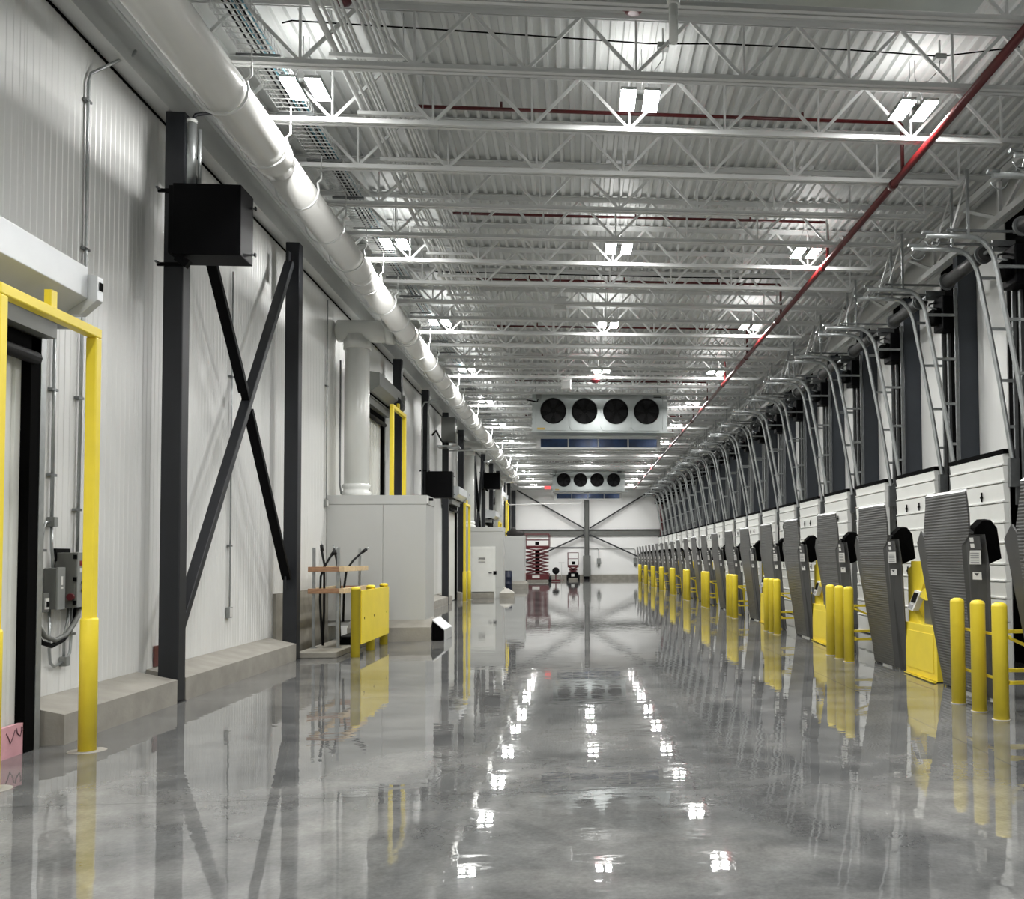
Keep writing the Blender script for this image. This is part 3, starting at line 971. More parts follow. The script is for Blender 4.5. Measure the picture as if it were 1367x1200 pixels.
# ------------------------------------------------ electrical gear beside the first door
t = thing('control_panel', 'dark grey control panel with buttons behind yellow guard post', 'control panel', (-4.75, 9.3, 1.16))
box('case', 'grey_box', t, XL + 0.008, -4.682, 9.11, 9.46, 1.163, 1.681, 0.008)
box('front_cover', 'grey_light', t, -4.681, -4.667, 9.115, 9.455, 1.168, 1.676)
box('back_plate', 'black_steel', t, XL + 0.008, XL + 0.03, 9.09, 9.34, 1.60, 1.72)
for z in (1.19, 1.41, 1.62):
    box('hinge', 'black_steel', t, -4.697, -4.670, 9.095, 9.11, z, z + 0.04)
box('warning_label', 'red_bright', t, -4.667, -4.664, 9.153, 9.23, 1.557, 1.603)
box('rating_label', 'sticker', t, -4.667, -4.664, 9.156, 9.224, 1.492, 1.534)
for z, mt in ((1.395, 'black_steel'), (1.326, 'brass')):
    MB().tube([(-4.667, 9.20, z), (-4.642, 9.20, z)], 0.018, 10).build('button', mt, t)
t = thing('disconnect_switch', 'grey disconnect switch box with red handle by the first door', 'switch box', (-4.8, 9.0, 1.15))
box('case', 'grey_box', t, XL + 0.008, -4.758, 8.928, 9.045, 1.158, 1.538, 0.010)
box('cover', 'grey_light', t, -4.757, -4.739, 8.923, 9.05, 1.153, 1.543, 0.004)
box('print', 'sticker', t, -4.739, -4.737, 8.975, 9.005, 1.38, 1.46)
box('print', 'sticker', t, -4.739, -4.737, 8.97, 9.01, 1.345, 1.36)
MB().lathe([(0.032, 0.0), (0.032, 0.03), (0.02, 0.035)], (-4.705, 9.06, 1.265), 14, 'y').build('handle', 'red_lift', t)
t = thing('push_button_box', 'small grey push button box beside the door jamb', 'switch box', (-4.8, 8.8, 1.13))
box('case', 'grey_box', t, XL + 0.008, -4.785, 8.782, 8.872, 1.138, 1.313, 0.004)
box('button_plate', 'sticker', t, -4.785, -4.777, 8.80, 8.86, 1.165, 1.265)
box('rocker', 'black_steel', t, -4.777, -4.768, 8.815, 8.85, 1.185, 1.235)
for loc, lab in (((8.966, 1.92), 'small grey junction box above the disconnect switch'), ((9.211, 0.605), 'small grey junction box below the disconnect switch near curb')):
    t = thing('junction_box', lab, 'junction box', (-4.83, loc[0], loc[1]), 'wall junction boxes')
    box('case', 'grey_light', t, XL + 0.008, -4.81, loc[0], loc[0] + 0.07, loc[1], loc[1] + 0.09, 0.004)
    box('lid', 'grey_light', t, -4.81, -4.804, loc[0] + 0.003, loc[0] + 0.067, loc[1] + 0.003, loc[1] + 0.087)


def conduit(pts, r, lab, ys=(), m_='galv'):
    t = thing('wall_conduit', lab, 'conduit', pts[-1], 'conduits on the left wall')
    MB().tube(pts, r, 8).build('pipe', m_, t)
    for (y, z) in ys:
        box('clip', 'galv_dark', t, XL + 0.006, XL + 0.05, y - 0.05, y + 0.05, z - 0.012, z + 0.012)


xc = XL + 0.035
conduit([(-4.585, 9.92, 6.95), (-4.60, 9.88, 6.88), (-4.70, 9.75, 6.74), (xc, 9.55, 6.50), (xc, 9.51, 6.40), (xc, 9.52, 4.5), (xc, 9.47, 3.9), (xc, 9.45, 1.685)], 0.016, 'thin grey conduit from bulkhead down to the control panel', [(9.51, 6.2), (9.52, 4.7), (9.45, 3.2), (9.45, 2.1)])
conduit([(xc, 9.00, 3.85), (xc, 9.00, 2.01)], 0.016, 'grey conduit from door lintel down to upper junction box', [(9.00, 3.2), (9.00, 2.4)])
conduit([(xc, 9.00, 1.92), (xc, 9.01, 1.72), (xc, 9.03, 1.62), (xc, 9.03, 1.54)], 0.014, 'short bent conduit between junction box and disconnect switch')
conduit([(xc, 8.966, 1.965), (xc, 8.91, 1.96), (xc, 8.87, 1.90), (xc, 8.855, 1.78), (xc, 8.85, 1.313)], 0.012, 'curved conduit from junction box to push button box', [(8.855, 1.7)])
conduit([(xc, 8.80, 2.6), (xc, 8.80, 1.313)], 0.012, 'thin conduit close beside the door jamb', [(8.80, 1.85)])
conduit([(xc, 8.99, 1.155), (xc, 9.0, 0.78), (xc, 9.02, 0.66), (xc, 9.08, 0.62), (xc, 9.211, 0.64)], 0.013, 'curved conduit from disconnect switch to lower junction box')
conduit([(xc, 9.281, 0.66), (xc, 9.35, 0.72), (xc, 9.37, 0.90), (xc, 9.36, 1.16)], 0.013, 'short conduit from lower junction box up to control panel', [(9.37, 0.9)])
conduit([(xc, 9.245, 0.695), (xc, 9.245, 0.9), (xc, 9.30, 1.02), (xc, 9.31, 1.16)], 0.013, 'second short conduit from lower junction box to panel')
for k_, (dz, x) in enumerate(((0, -4.70), (-0.05, -4.73))):
    tag(MB().tube([(x - 0.08, 8.62, 1.16), (x - 0.02, 8.58, 1.04 + dz), (x, 8.66, 0.93 + dz), (x, 8.82, 0.885 + dz), (x, 9.00, 0.92 + dz), (x, 9.12, 1.00 + dz), (x, 9.20, 1.08 + dz), (x - 0.02, 9.26, 1.16)], 0.022, 8).build('flexible_hose', 'grey_box' if k_ == 0 else 'black_steel'),
        ('upper' if k_ == 0 else 'lower') + ' dark flexible hose looping below the control panel', 'hose', 'flexible hoses')
conduit([(xc, 13.45, 5.7), (xc, 13.45, 0.94)], 0.012, 'thin conduit down the wall behind the cross brace', [(13.45, 4.2), (13.45, 1.8)])
o = thing('outlet_box', 'small white outlet box under conduit behind cross brace', 'outlet', (-4.83, 13.45, 0.79))
box('case', 'grey_light', o, XL + 0.006, -4.82, 13.39, 13.51, 0.79, 0.94, 0.005)
box('plate', 'sticker', o, -4.82, -4.815, 13.40, 13.50, 0.80, 0.93)
conduit([(xc, 18.45, 6.7), (xc, 18.45, 2.75)], 0.012, 'thin conduit down the wall left of the white riser', [(18.45, 5.0)])
o = thing('outlet_box', 'small outlet box high on wall left of chase box', 'outlet', (-4.83, 18.45, 2.62))
box('case', 'grey_light', o, XL + 0.006, -4.82, 18.39, 18.51, 2.62, 2.77, 0.005)
box('plate', 'sticker', o, -4.82, -4.815, 18.40, 18.50, 2.63, 2.76)

# ------------------------------------------------ nook with the hose rack and yellow barrier
struct(box('trim_3', 'concrete', None, XL + 0.006, XL + 0.05, 15.42, 18.59, 0.0, 1.05))
pad = tag(box('concrete_pad', 'concrete', None, -4.53, -3.88, 15.45, 18.26, 0.0, 0.095, 0.01), 'low concrete pad under the wood and metal hose rack', 'pad')
t = thing('hose_rack', 'galvanized rack with wooden rails standing on concrete pad', 'rack', (-4.2, 17.0, 0.095))
for x, y in ((-4.45, 16.2), (-4.04, 16.2), (-4.04, 17.75), (-4.45, 17.75)):
    MB().box(x - 0.022, x + 0.022, y - 0.022, y - 0.016, 0.10, 1.80).box(x - 0.022, x - 0.016, y - 0.016, y + 0.022, 0.10, 1.80).box(x + 0.016, x + 0.022, y - 0.016, y + 0.022, 0.10, 1.80).build('post', 'galv', t)
    box('foot', 'galv', t, x - 0.05, x + 0.05, y - 0.05, y + 0.05, 0.095, 0.103)
for z in (1.39, 1.02):
    box('front_rail', 'wood', t, -4.53, -3.96, 16.12, 16.17, z, z + 0.085, 0.004)
    box('side_rail', 'wood_end', t, -4.01 + 0.0, -3.92, 16.10, 17.92, z, z + 0.085, 0.004)
    box('side_rail', 'wood_end', t, -4.53, -4.475, 16.18, 17.90, z, z + 0.085, 0.004)
    box('back_rail', 'wood', t, -4.47, -4.02, 17.78, 17.83, z, z + 0.085, 0.004)
hs = (((-4.42, 16.55, 1.85), (-4.39, 16.5, 1.68), (-4.34, 16.45, 1.5), (-4.39, 16.4, 1.3), (-4.40, 16.4, 0.9), (-4.37, 16.4, 0.4), (-4.35, 16.4, 0.12)),
      ((-4.20, 16.6, 1.76), (-4.27, 16.5, 1.62), (-4.34, 16.42, 1.46), (-4.33, 16.4, 1.2), (-4.33, 16.4, 0.7), (-4.345, 16.38, 0.12)),
      ((-4.23, 16.65, 1.78), (-4.18, 16.6, 1.62), (-4.12, 16.5, 1.42), (-4.08, 16.45, 1.2), (-4.09, 16.45, 0.7), (-4.07, 16.45, 0.2)),
      ((-3.80, 17.2, 1.78), (-3.88, 17.1, 1.70), (-3.97, 16.95, 1.58), (-4.05, 16.8, 1.42), (-4.08, 16.75, 1.1), (-4.08, 16.7, 0.5)))
hn = ('leftmost', 'second', 'third', 'rightmost, sticking out to the right')
for pts, nm in zip(hs, hn):
    h = thing('rubber_hose', 'black rubber hose on the hose rack, ' + nm, 'hose', pts[-1], 'hoses on the rack')
    MB().tube(pts, 0.020, 8).build('hose', 'rubber', h)
    MB().tube([pts[0], Vector(pts[0]).lerp(Vector(pts[1]), 0.6)], 0.030, 8).build('grip', 'rubber', h)
    p0 = Vector(pts[0])
    d_ = (p0 - Vector(pts[1])).normalized()
    MB().tube([p0, p0 + d_ * 0.07], 0.012, 6).build('tip', 'galv', h)
t = thing('tool_case', 'low black tool case on the concrete pad behind rack', 'case', (-3.98, 16.9, 0.1))
box('body', 'black_matte', t, -4.15, -3.92, 16.7, 17.5, 0.097, 0.21, 0.01)
box('lid', 'rubber', t, -4.16, -3.91, 16.69, 17.51, 0.212, 0.245, 0.01)
t = thing('yellow_barrier', 'yellow steel plate barrier on three posts before chase box', 'barrier', (-3.58, 16.6, 0))
for y in (15.54, 16.66, 17.77):
    MB().lathe([(0.075, 0.0), (0.075, 1.10), (0.080, 1.10), (0.080, 1.125), (0.05, 1.145)], (-3.60, y, 0), 20).build('post', 'yellow', t)
pl_ = box('plate', 'yellow', t, -3.53, -3.515, 15.60, 17.83, 0.20, 1.08, 0.004)
box('plate_edge', 'yellow', t, -3.57, -3.53, 15.60, 15.63, 0.20, 1.08)
box('top_edge', 'yellow', t, -3.57, -3.53, 15.60, 17.83, 1.05, 1.08)
for y in (15.80, 16.55, 17.62):
    MB().tube([(-3.516, y, 0.62), (-3.512, y, 0.62)], 0.022, 12).build('bolt_hole', 'black_matte', t)


# ------------------------------------------------ white chase boxes
def chase(x1, y0, y1, zt, seams, lab, front=True):
    t = thing('chase_box', lab, 'enclosure', ((XL + x1) / 2, (y0 + y1) / 2, 0), 'white chase boxes')
    box('core', 'chase_panel', t, XL + 0.008, x1 - 0.03, y0 + 0.03, y1, 0.30, zt - 0.02)
    xs = [XL + 0.008] + seams + [x1]
    for a, b2 in zip(xs[:-1], xs[1:]):
        box('front_panel', 'chase_panel', t, a + 0.003, b2 - 0.003, y0, y0 + 0.03, 0.40, zt - 0.18, 0.003)
    box('side_panel', 'chase_panel', t, x1 - 0.03, x1, y0 + 0.031, y1, 0.40, zt - 0.18, 0.003)
    MB().box(XL + 0.008, x1 + 0.012, y0 - 0.012, y0 + 0.03, zt - 0.177, zt).box(x1 - 0.03, x1 + 0.012, y0 + 0.03, y1, zt - 0.177, zt).build('top_band', 'chase_panel', t)
    box('lid', 'chase_panel', t, XL + 0.008, x1, y0 + 0.03, y1, zt - 0.02, zt)
    if not front:
        box('front_panel', 'chase_panel', t, XL + 0.008, x1, y0, y0 + 0.03, 0.0, 0.395)
    else:
        MB().prism([(y0 + 0.03, 0), (y0 - 0.30, 0), (y0 - 0.30, 0.27), (y0 - 0.01, 0.40), (y0 + 0.03, 0.40)], 'x', -4.40, x1 + 0.14).build('front_curb', 'concrete_curb', t)
    MB().prism([(x1 - 0.03, 0), (x1 + 0.14, 0), (x1 + 0.14, 0.27), (x1 + 0.005, 0.40), (x1 - 0.03, 0.40)], 'y', y0 + 0.03, y1).build('side_curb', 'concrete_curb', t)
    return t


b1 = chase(-2.95, 18.60, 19.62, 2.86, [-3.79], 'nearest big white chase box below the thick duct riser')
o = thing('corner_bracket', 'small metal hook bracket at the top corner of chase box', 'bracket', (-2.9, 18.7, 2.74))
box('plate', 'pvc_white', o, -2.938, -2.91, 18.62, 18.85, 2.70, 2.84)
MB().tube([(-2.91, 18.70, 2.78), (-2.83, 18.70, 2.78)], 0.03, 8).build('knob', 'black_steel', o)
t = thing('corner_guard', 'bent metal plate guard at the foot of nearest chase box', 'guard', (-2.65, 19.2, 0))
MB().slab([(-2.80, 18.36, 0.40), (-2.80, 19.4, 0.40), (-2.56, 19.4, 0.20), (-2.56, 18.36, 0.20)], (0.008, 0, 0.014)).build('slope_plate', 'hood_metal', t)
MB().slab([(-2.56, 18.36, 0.0), (-2.56, 19.4, 0.0), (-2.56, 19.4, 0.20), (-2.56, 18.36, 0.20)], (0.01, 0, 0)).build('face_plate', 'hood_metal', t)
MB().slab([(-2.79, 18.37, 0.0), (-2.56, 18.37, 0.0), (-2.56, 18.37, 0.20), (-2.79, 18.37, 0.39)], (0, 0.008, 0)).build('end_plate', 'black_matte', t)
b2 = chase(-2.95, 38.0, 39.1, 2.87, [], 'white chase box with a white man door', False)
t = struct(box('door_6', 'door_white', None, -4.20, -3.31, 37.93, 37.985, 0.25, 2.02, 0.004))
MB().box(-4.26, -4.20, 37.94, 37.99, 0.0, 2.08).box(-3.31, -3.25, 37.94, 37.99, 0.0, 2.08).box(-4.20, -3.31, 37.94, 37.99, 2.02, 2.08).build('door_frame', 'door_white', t)
box('kick_step', 'concrete', t, -4.20, -3.31, 37.88, 37.985, 0.0, 0.22)
box('sign', 'sticker', t, -3.94, -3.64, 37.922, 37.93, 1.42, 1.66)
for z, w_ in ((1.605, 0.26), (1.545, 0.28), (1.455, 0.27)):
    box('sign_print', 'print_dark' if z > 1.5 else 'print_grey', t, -3.93 + (0.28 - w_) / 2, -3.93 + (0.28 + w_) / 2, 37.918, 37.922, z - 0.018, z + 0.018)
MB().tube([(-3.40, 37.93, 1.01), (-3.40, 37.87, 1.01), (-3.52, 37.87, 1.01)], 0.016, 8).build('lever', 'black_steel', t)
box('lock_plate', 'black_steel', t, -3.33, -3.20, 37.915, 37.93, 0.94, 1.08)
t = thing('concrete_plinth', 'small concrete plinth with pyramid top beside man door', 'plinth', (-2.75, 37.7, 0))
box('block', 'concrete', t, -3.03, -2.46, 37.2, 37.68, 0, 0.22)
MB().add([(-3.03, 37.2, 0.22), (-2.46, 37.2, 0.22), (-2.46, 37.68, 0.22), (-3.03, 37.68, 0.22), (-2.85, 37.4, 0.38), (-2.70, 37.4, 0.38), (-2.70, 37.66, 0.38), (-2.85, 37.66, 0.38)], [(0, 1, 5, 4), (1, 2, 6, 5), (2, 3, 7, 6), (3, 0, 4, 7), (4, 5, 6, 7), (3, 2, 1, 0)]).build('cap', 'concrete_light', t)
b3 = chase(-2.65, 48.5, 49.7, 2.76, [-3.7], 'farthest white chase box with dark bundle on top')
o = MB()
nu, nv = 18, 9
vs, fs = [], []
for i in range(nu):
    for j in range(nv):
        a, p = 2 * math.pi * i / nu, math.pi * j / (nv - 1)
        r = 1 + 0.22 * math.sin(3 * a + 2 * p) + 0.12 * math.sin(7 * a - 3 * p)
        hx = 0.42 * math.sin(p) * math.cos(a) * r
        vs.append((-3.12 + hx, 48.85 + 0.22 * math.sin(p) * math.sin(a) * r, 2.765 + max(0, 0.26 * math.cos(p) * r * (1.3 if hx < 0 else 0.7) + 0.10)))
for i in range(nu):
    for j in range(nv - 1):
        i2 = (i + 1) % nu
        fs.append((i * nv + j, i * nv + j + 1, i2 * nv + j + 1, i2 * nv + j))
tag(o.add(vs, fs, True).build('tarp_bundle', 'tarp'), 'crumpled dark bundle lying on top of the farthest chase box', 'bundle')
t = thing('blue_drum', 'dark blue drum standing between the two far chase boxes', 'drum', (-3.42, 47.2, 0))
MB().lathe([(0.21, 0.0), (0.23, 0.03), (0.22, 0.30), (0.235, 0.32), (0.22, 0.34), (0.22, 0.62), (0.235, 0.64), (0.22, 0.66), (0.22, 0.92), (0.20, 0.95)], (-3.42, 47.2, 0), 20).build('body', 'blue_barrel', t)
MB().lathe([(0.20, 0.95), (0.205, 0.965), (0.18, 0.97)], (-3.42, 47.2, 0), 20).build('lid', 'black_steel', t)

# ================================================================== DOCK SIDE
# ---- steel columns on the right wall
rc = None
for kx in range(-6, 22):
    yc = 11.95 + 2.5 * kx
    if yc > Y1 - 1:
        break
    vis = yc > 11
    i = int(round((yc - 11.95) / 2.5))
    lab = 'navy steel column between dock doors, %s from camera' % ORD[i] if 0 <= i else 'navy steel column by dock doors behind the camera'
    gr = 'dock columns' if 0 <= i else 'dock columns behind the camera'
    if rc is None:
        rc = thing('dock_column', lab, 'column', (6.40, yc, 0), gr)
        box('shaft', 'navy_dock', rc, 6.24, 6.555, yc, yc + 0.18, 0.015, 6.50)
        box('base_plate', 'navy_steel', rc, 6.20, 6.555, yc - 0.03, yc + 0.21, 0.0, 0.015)
    else:
        dup(rc, (6.40, yc, 0), lab, gr)


# ---- dock doors of lapped white sections
def make_door():
    t = thing('dock_door', '', 'dock door')
    z = 0.0
    zs = [0.02, 0.36, 0.66, 0.98, 1.22, 1.46, 1.76, 2.05, 2.34, 2.62, 2.86, 3.03]
    for a, b2 in zip(zs[:-1], zs[1:]):
        # lapped profile, thick at the foot, facing -x
        MB().prism([(0.075, a + 0.002), (-0.008, a + 0.002), (-0.010, a + 0.022), (0.018, a + 0.030), (0.0, b2 - 0.020), (0.028, b2 - 0.004), (0.075, b2 - 0.004)], 'y', -0.92, 0.92).build('door_section', 'door_white', t)
    box('back_sheet', 'door_white', t, 0.076, 0.10, -0.92, 0.92, 0.02, 3.03)
    box('top_seal', 'black_matte', t, 0.0, 0.30, -0.95, 0.95, 3.035, 3.09)
    for y in (-0.25, 0.35):
        for z in (2.46, 1.34):
            MB().box(-0.022, 0.0, y - 0.006, y + 0.006, z - 0.08, z + 0.06).box(-0.03, 0.0, y - 0.022, y + 0.022, z - 0.03, z + 0.0).build('hook', 'black_steel', t)
    return t


# ---- curved door tracks
TRK = [(4.72, 5.90), (5.30, 5.90), (5.41, 5.885), (5.51, 5.83), (5.59, 5.74), (5.645, 5.63), (5.68, 5.50), (5.80, 4.85), (5.95, 4.02), (6.11, 2.95), (6.14, 2.60)]


def make_track():
    t = thing('door_track', '', 'door track')
    MB().tube([(x, 0, z) for x, z in TRK], 0.034, 10).build('track_tube', 'galv', t)
    box('wall_post', 'galv_dark', t, 6.15, 6.20, -0.02, 0.02, 2.3, 5.95)
    for z in (5.50, 4.78, 4.05, 3.40):
        x0 = 5.68 + (5.50 - z) * 0.168
        box('rung', 'galv', t, x0, 6.16, -0.016, 0.016, z - 0.02, z + 0.02)
    box('top_arm', 'galv_dark', t, 5.0, 6.16, -0.015, 0.015, 5.965, 5.995)
    box('end_stop', 'galv', t, 4.66, 4.80, -0.03, 0.03, 5.925, 5.955)
    MB().tube([(4.80 + 0.10 * math.cos(math.radians(a)), 0, 5.84 + 0.10 * math.sin(math.radians(a))) for a in range(190, 351, 20)], 0.008, 6).build('safety_loop', 'galv', t)
    box('foot_bracket', 'galv_dark', t, 6.06, 6.20, -0.04, 0.04, 2.55, 2.95)
    box('hanger', 'galv', t, 5.28, 5.315, -0.018, 0.018, 5.93, 6.82)
    MB().bar((5.06, 0, 5.95), (5.32, 0, 6.80), 0.02, 0.02).build('hanger_brace', 'steel_white', t)
    return t


def make_operator():
    t = thing('door_operator', '', 'door opener')
    box('case', 'black_steel', t, 5.98, 6.22, -0.20, 0.20, 5.30, 5.85, 0.02)
    box('motor', 'black_matte', t, 5.86, 5.98, -0.14, 0.14, 5.40, 5.66, 0.03)
    MB().lathe([(0.09, 0), (0.09, 0.10), (0.03, 0.10), (0.03, 0.14)], (6.05, 0.25, 5.55), 14, 'y').build('pulley', 'galv_dark', t)
    MB().tube([(5.98, 0.1, 5.8), (5.86, 0.05, 5.76), (5.8, -0.05, 5.68), (5.9, -0.15, 5.62)], 0.016, 6).build('cable', 'galv_dark', t)
    box('back_panel', 'black_matte', t, 6.24, 6.50, 0.02, 0.40, 2.2, 6.1)
    MB().box(6.19, 6.235, 0.10, 0.16, 2.4, 5.3).build('cable_channel', 'galv_dark', t)
    return t


def make_drum():
    t = thing('spring_drum', '', 'spring drum')
    MB().tube([(5.95, 0.65, 5.98), (5.95, 2.05, 5.98)], 0.10, 16).build('spring_drum', 'leveler', t)
    MB().tube([(5.95, 0.25, 5.98), (5.95, 2.25, 5.98)], 0.03, 8).build('shaft', 'galv_dark', t)
    for y in (0.68, 2.0):
        MB().tube([(5.95, y, 5.98), (5.95, y + 0.04, 5.98)], 0.135, 16).build('drum_flange', 'galv_dark', t)
    box('shelf_bracket', 'galv_dark', t, 5.9, 6.3, 0.30, 0.34, 5.9, 6.06)
    return t


td, tk, to, ts = make_door(), make_track(), make_operator(), make_drum()
used = {'s': False, 'd': False, 't': False, 'o': False}


def put(key, proto, loc, lab, gr):
    if not used[key]:
        proto.location = loc
        proto['label'], proto['group'] = lab, gr
        used[key] = True
    else:
        dup(proto, loc, lab, gr)


for i in range(-3, 22):
    yB = 11.9 + 2.5 * i
    if yB + 0.6 > Y1 - 0.8:
        break
    if i < 0:
        where, g2 = 'behind the camera', ' behind camera'
    else:
        where, g2 = '%s dock from camera' % ORD[i], ''
    if i < -1:
        continue
    put('t', tk, (0, yB, 0), 'curved galvanized door track, near side, ' + where, 'door tracks' + g2)
    put('t', tk, (0, yB + 0.53, 0), 'curved galvanized door track, far side, ' + where, 'door tracks' + g2)
    put('o', to, (0, yB + 0.26, 0), 'black door opener high between dock doors, ' + where, 'door openers' + g2)
    put('s', ts, (0, yB + 0.26, 0), 'dark horizontal spring drum above dock door, ' + where, 'spring drums' + g2)
    put('d', td, (6.0, yB + 1.52, 0), 'white lapped dock door behind upright leveler, ' + where, 'dock doors' + g2)


# ---- upright vertical-storing dock levelers
def make_leveler():
    t = thing('dock_leveler', '', 'dock leveler')
    def X(z, dx=0.0): return 4.5 - 0.137 * z + dx
    def p(y, z, dx=0.0): return (X(z, dx), y, z)
    th = (0.03, 0, 0.004)
    # y relative to the centre line
    MB().slab([p(-0.24 + 0.23, 0.03), p(0.88, 0.02), p(0.79, 1.858), p(-0.50, 1.842), p(-0.47, 1.80), p(-0.26, 1.70)], th).build('deck_plate', 'tread_plate', t)
    MB().slab([p(-0.50, 1.846), p(0.80, 1.862), p(0.60, 2.20), p(0.57, 2.295), p(-0.56, 2.285), p(-0.55, 2.05)], (0.022, 0, 0.003)).build('lip', 'tread_plate', t)
    MB().slab([p(-0.56, 2.285, -0.002), p(0.57, 2.295, -0.002), p(0.56, 2.325, 0.03), p(-0.55, 2.315, 0.03)], (0.01, 0, 0.002)).build('lip_edge', 'galv', t)
    MB().tube([p(-0.49, 1.845, 0.045), p(0.78, 1.862, 0.045)], 0.018, 8).build('hinge_tube', 'leveler', t)
    # side skirts, folded back
    MB().slab([p(-0.01, 0.03), p(-0.26, 1.70), p(-0.47, 1.82), p(-0.72, 1.82, 0.07), p(-0.71, 1.45, 0.07), p(-0.34, 0.02, 0.06)], (0.015, 0.01, 0)).build('near_skirt', 'leveler', t)
    MB().slab([p(0.88, 0.02), p(1.0, 0.0, 0.05), p(1.16, 1.76, 0.04), p(0.90, 1.90, 0.01), p(0.79, 1.80)], (0.015, -0.01, 0)).build('far_skirt', 'leveler', t)
    # labels on the near skirt
    nv = Vector((-0.006, -0.003, 0))
    def q(y, z): return Vector(p(y, z, 0.035 - 0.07 * (y + 0.72) / 0.5)) + nv
    lb = MB().slab([q(-0.50, 1.80), q(-0.70, 1.80), q(-0.70, 1.66), q(-0.48, 1.66)], (-0.004, 0, 0)).build('warning_label', 'print_dark', t)
    for z in (1.765, 1.70):
        MB().slab([q(-0.51, z + 0.022) + nv, q(-0.58, z + 0.022) + nv, q(-0.58, z - 0.022) + nv, q(-0.51, z - 0.022) + nv], (-0.002, 0, 0)).build('pictogram', 'sticker', lb)
    l2_ = MB().slab([q(-0.48, 1.65), q(-0.68, 1.65), q(-0.65, 1.50), q(-0.43, 1.50)], (-0.004, 0, 0)).build('text_label', 'sticker', t)
    for z in (1.62, 1.595, 1.57, 1.545, 1.52):
        dx_ = (1.65 - z) * 0.2
        MB().slab([q(-0.49 + dx_, z + 0.005) + nv, q(-0.65 + dx_, z + 0.005) + nv, q(-0.65 + dx_, z - 0.005) + nv, q(-0.49 + dx_, z - 0.005) + nv], (-0.002, 0, 0)).build('print_line', 'print_grey', l2_)
    l3 = MB().slab([q(-0.47, 1.415), q(-0.63, 1.415), q(-0.62, 1.335), q(-0.45, 1.335)], (-0.004, 0, 0)).build('arrow_label', 'sticker', t)
    MB().slab([q(-0.50, 1.405) + nv, q(-0.59, 1.405) + nv, q(-0.54, 1.375) + nv], (-0.002, 0, 0)).build('arrow', 'print_dark', l3)
    # frame behind the plate and the hanging black cover
    MB().bar((4.55, -0.20, 0.0), (4.34, -0.40, 1.8), 0.05, 0.08).bar((4.55, 0.80, 0.0), (4.34, 0.80, 1.8), 0.05, 0.08).build('back_beams', 'leveler', t)
    pr_ = [(4.44, 1.83), (4.455, 1.90), (4.545, 1.985), (4.64, 1.99), (4.71, 1.90), (4.755, 1.56), (4.56, 1.475), (4.47, 1.49)]
    cv = MB()
    kk = len(pr_)
    vs = [(x, -0.20, z) for x, z in pr_] + [(x + 0.01, -0.02, z + 0.02) for x, z in pr_] + [(4.6, -0.24, 1.75), (4.6, 0.02, 1.77)]
    fs = []
    for i in range(kk):
        j = (i + 1) % kk
        fs += [(i, j, j + kk, i + kk), (j, i, 2 * kk), (i + kk, j + kk, 2 * kk + 1)]
    cv.add(vs, fs).build('black_cover', 'black_matte', t)
    MB().tube([(4.40, -0.12, 1.86), (4.50, -0.12, 1.86)], 0.03, 8).build('cover_pin', 'black_steel', t)
    return t


lv = make_leveler()
first = True
LC = [7.80]
for k_ in range(11):
    LC += [10.18 + 5 * k_, 12.80 + 5 * k_]
for i, y in enumerate(LC):
    if y > 64.5:
        break
    if i == 0:
        lab, gr = 'grey ribbed dock leveler cut off by right edge of photo', 'dock levelers'
    else:
        lab, gr = 'upright grey ribbed dock leveler, %s fully seen from camera' % ('first' if i == 1 else ORD[i - 1]), 'dock levelers'
    if first:
        lv.location = (0, y, 0)
        lv['label'], lv['group'] = lab, gr
        first = False
    else:
        dup(lv, (0, y, 0), lab, gr)


# ---- yellow control cabinets between paired levelers
def make_cabinet():
    t = thing('dock_cabinet', '', 'control cabinet')
    MB().prism([(4.505, -0.54), (4.505, 0.55), (4.85, 0.55), (4.85, -0.54)], 'z', 0.012, 0.70).build('lower_case', 'yellow', t, 0.006)
    MB().box(4.497, 4.505, -0.44, 0.47, 0.10, 0.60).build('inset_panel', 'yellow', t, 0.004)
    MB().slab([(4.50, -0.54, 0.0), (4.50, 0.55, 0.0), (4.47, 0.55, 0.012), (4.42, -0.60, 0.012), (4.46, -0.60, 0.0)], (0, 0, 0.012)).build('toe_plate', 'yellow', t)
    # upper back with a slanted near edge
    MB().prism([(0.55, 0.70), (0.55, 1.42), (0.43, 1.45), (0.43, 1.525), (0.00, 1.525), (-0.04, 1.26), (0.22, 0.98), (0.38, 0.90), (0.10, 0.70)], 'x', 4.55, 4.62).build('upper_plate', 'yellow', t)
    MB().box(4.56, 4.84, 0.53, 0.56, 0.70, 1.42).build('side_plate', 'yellow', t)
    c = MB().hexa([(4.48, 0.40, 0.88), (4.56, 0.40, 0.88), (4.56, 0.20, 0.86), (4.48, 0.20, 0.86)], [(4.52, 0.22, 1.14), (4.60, 0.22, 1.14), (4.60, 0.02, 1.12), (4.52, 0.02, 1.12)]).build('console', 'sticker', t)
    MB().slab([(4.494, 0.30, 0.98), (4.494, 0.15, 0.97), (4.510, 0.08, 1.10), (4.510, 0.21, 1.11)], (-0.006, 0, 0)).build('screen', 'black_steel', c)
    MB().slab([(4.478, 0.37, 0.90), (4.478, 0.24, 0.89), (4.486, 0.21, 0.94), (4.486, 0.34, 0.95)], (-0.005, 0, 0)).build('keypad', 'print_grey', c)
    MB().prism([(0.0, 1.06), (-0.14, 1.17), (-0.20, 1.02)], 'x', 4.50, 4.60).build('console_cap', 'yellow', t)
    MB().box(4.60, 4.82, -0.40, 0.10, 0.70, 1.15).build('inner_gear', 'galv_dark', t)
    return t


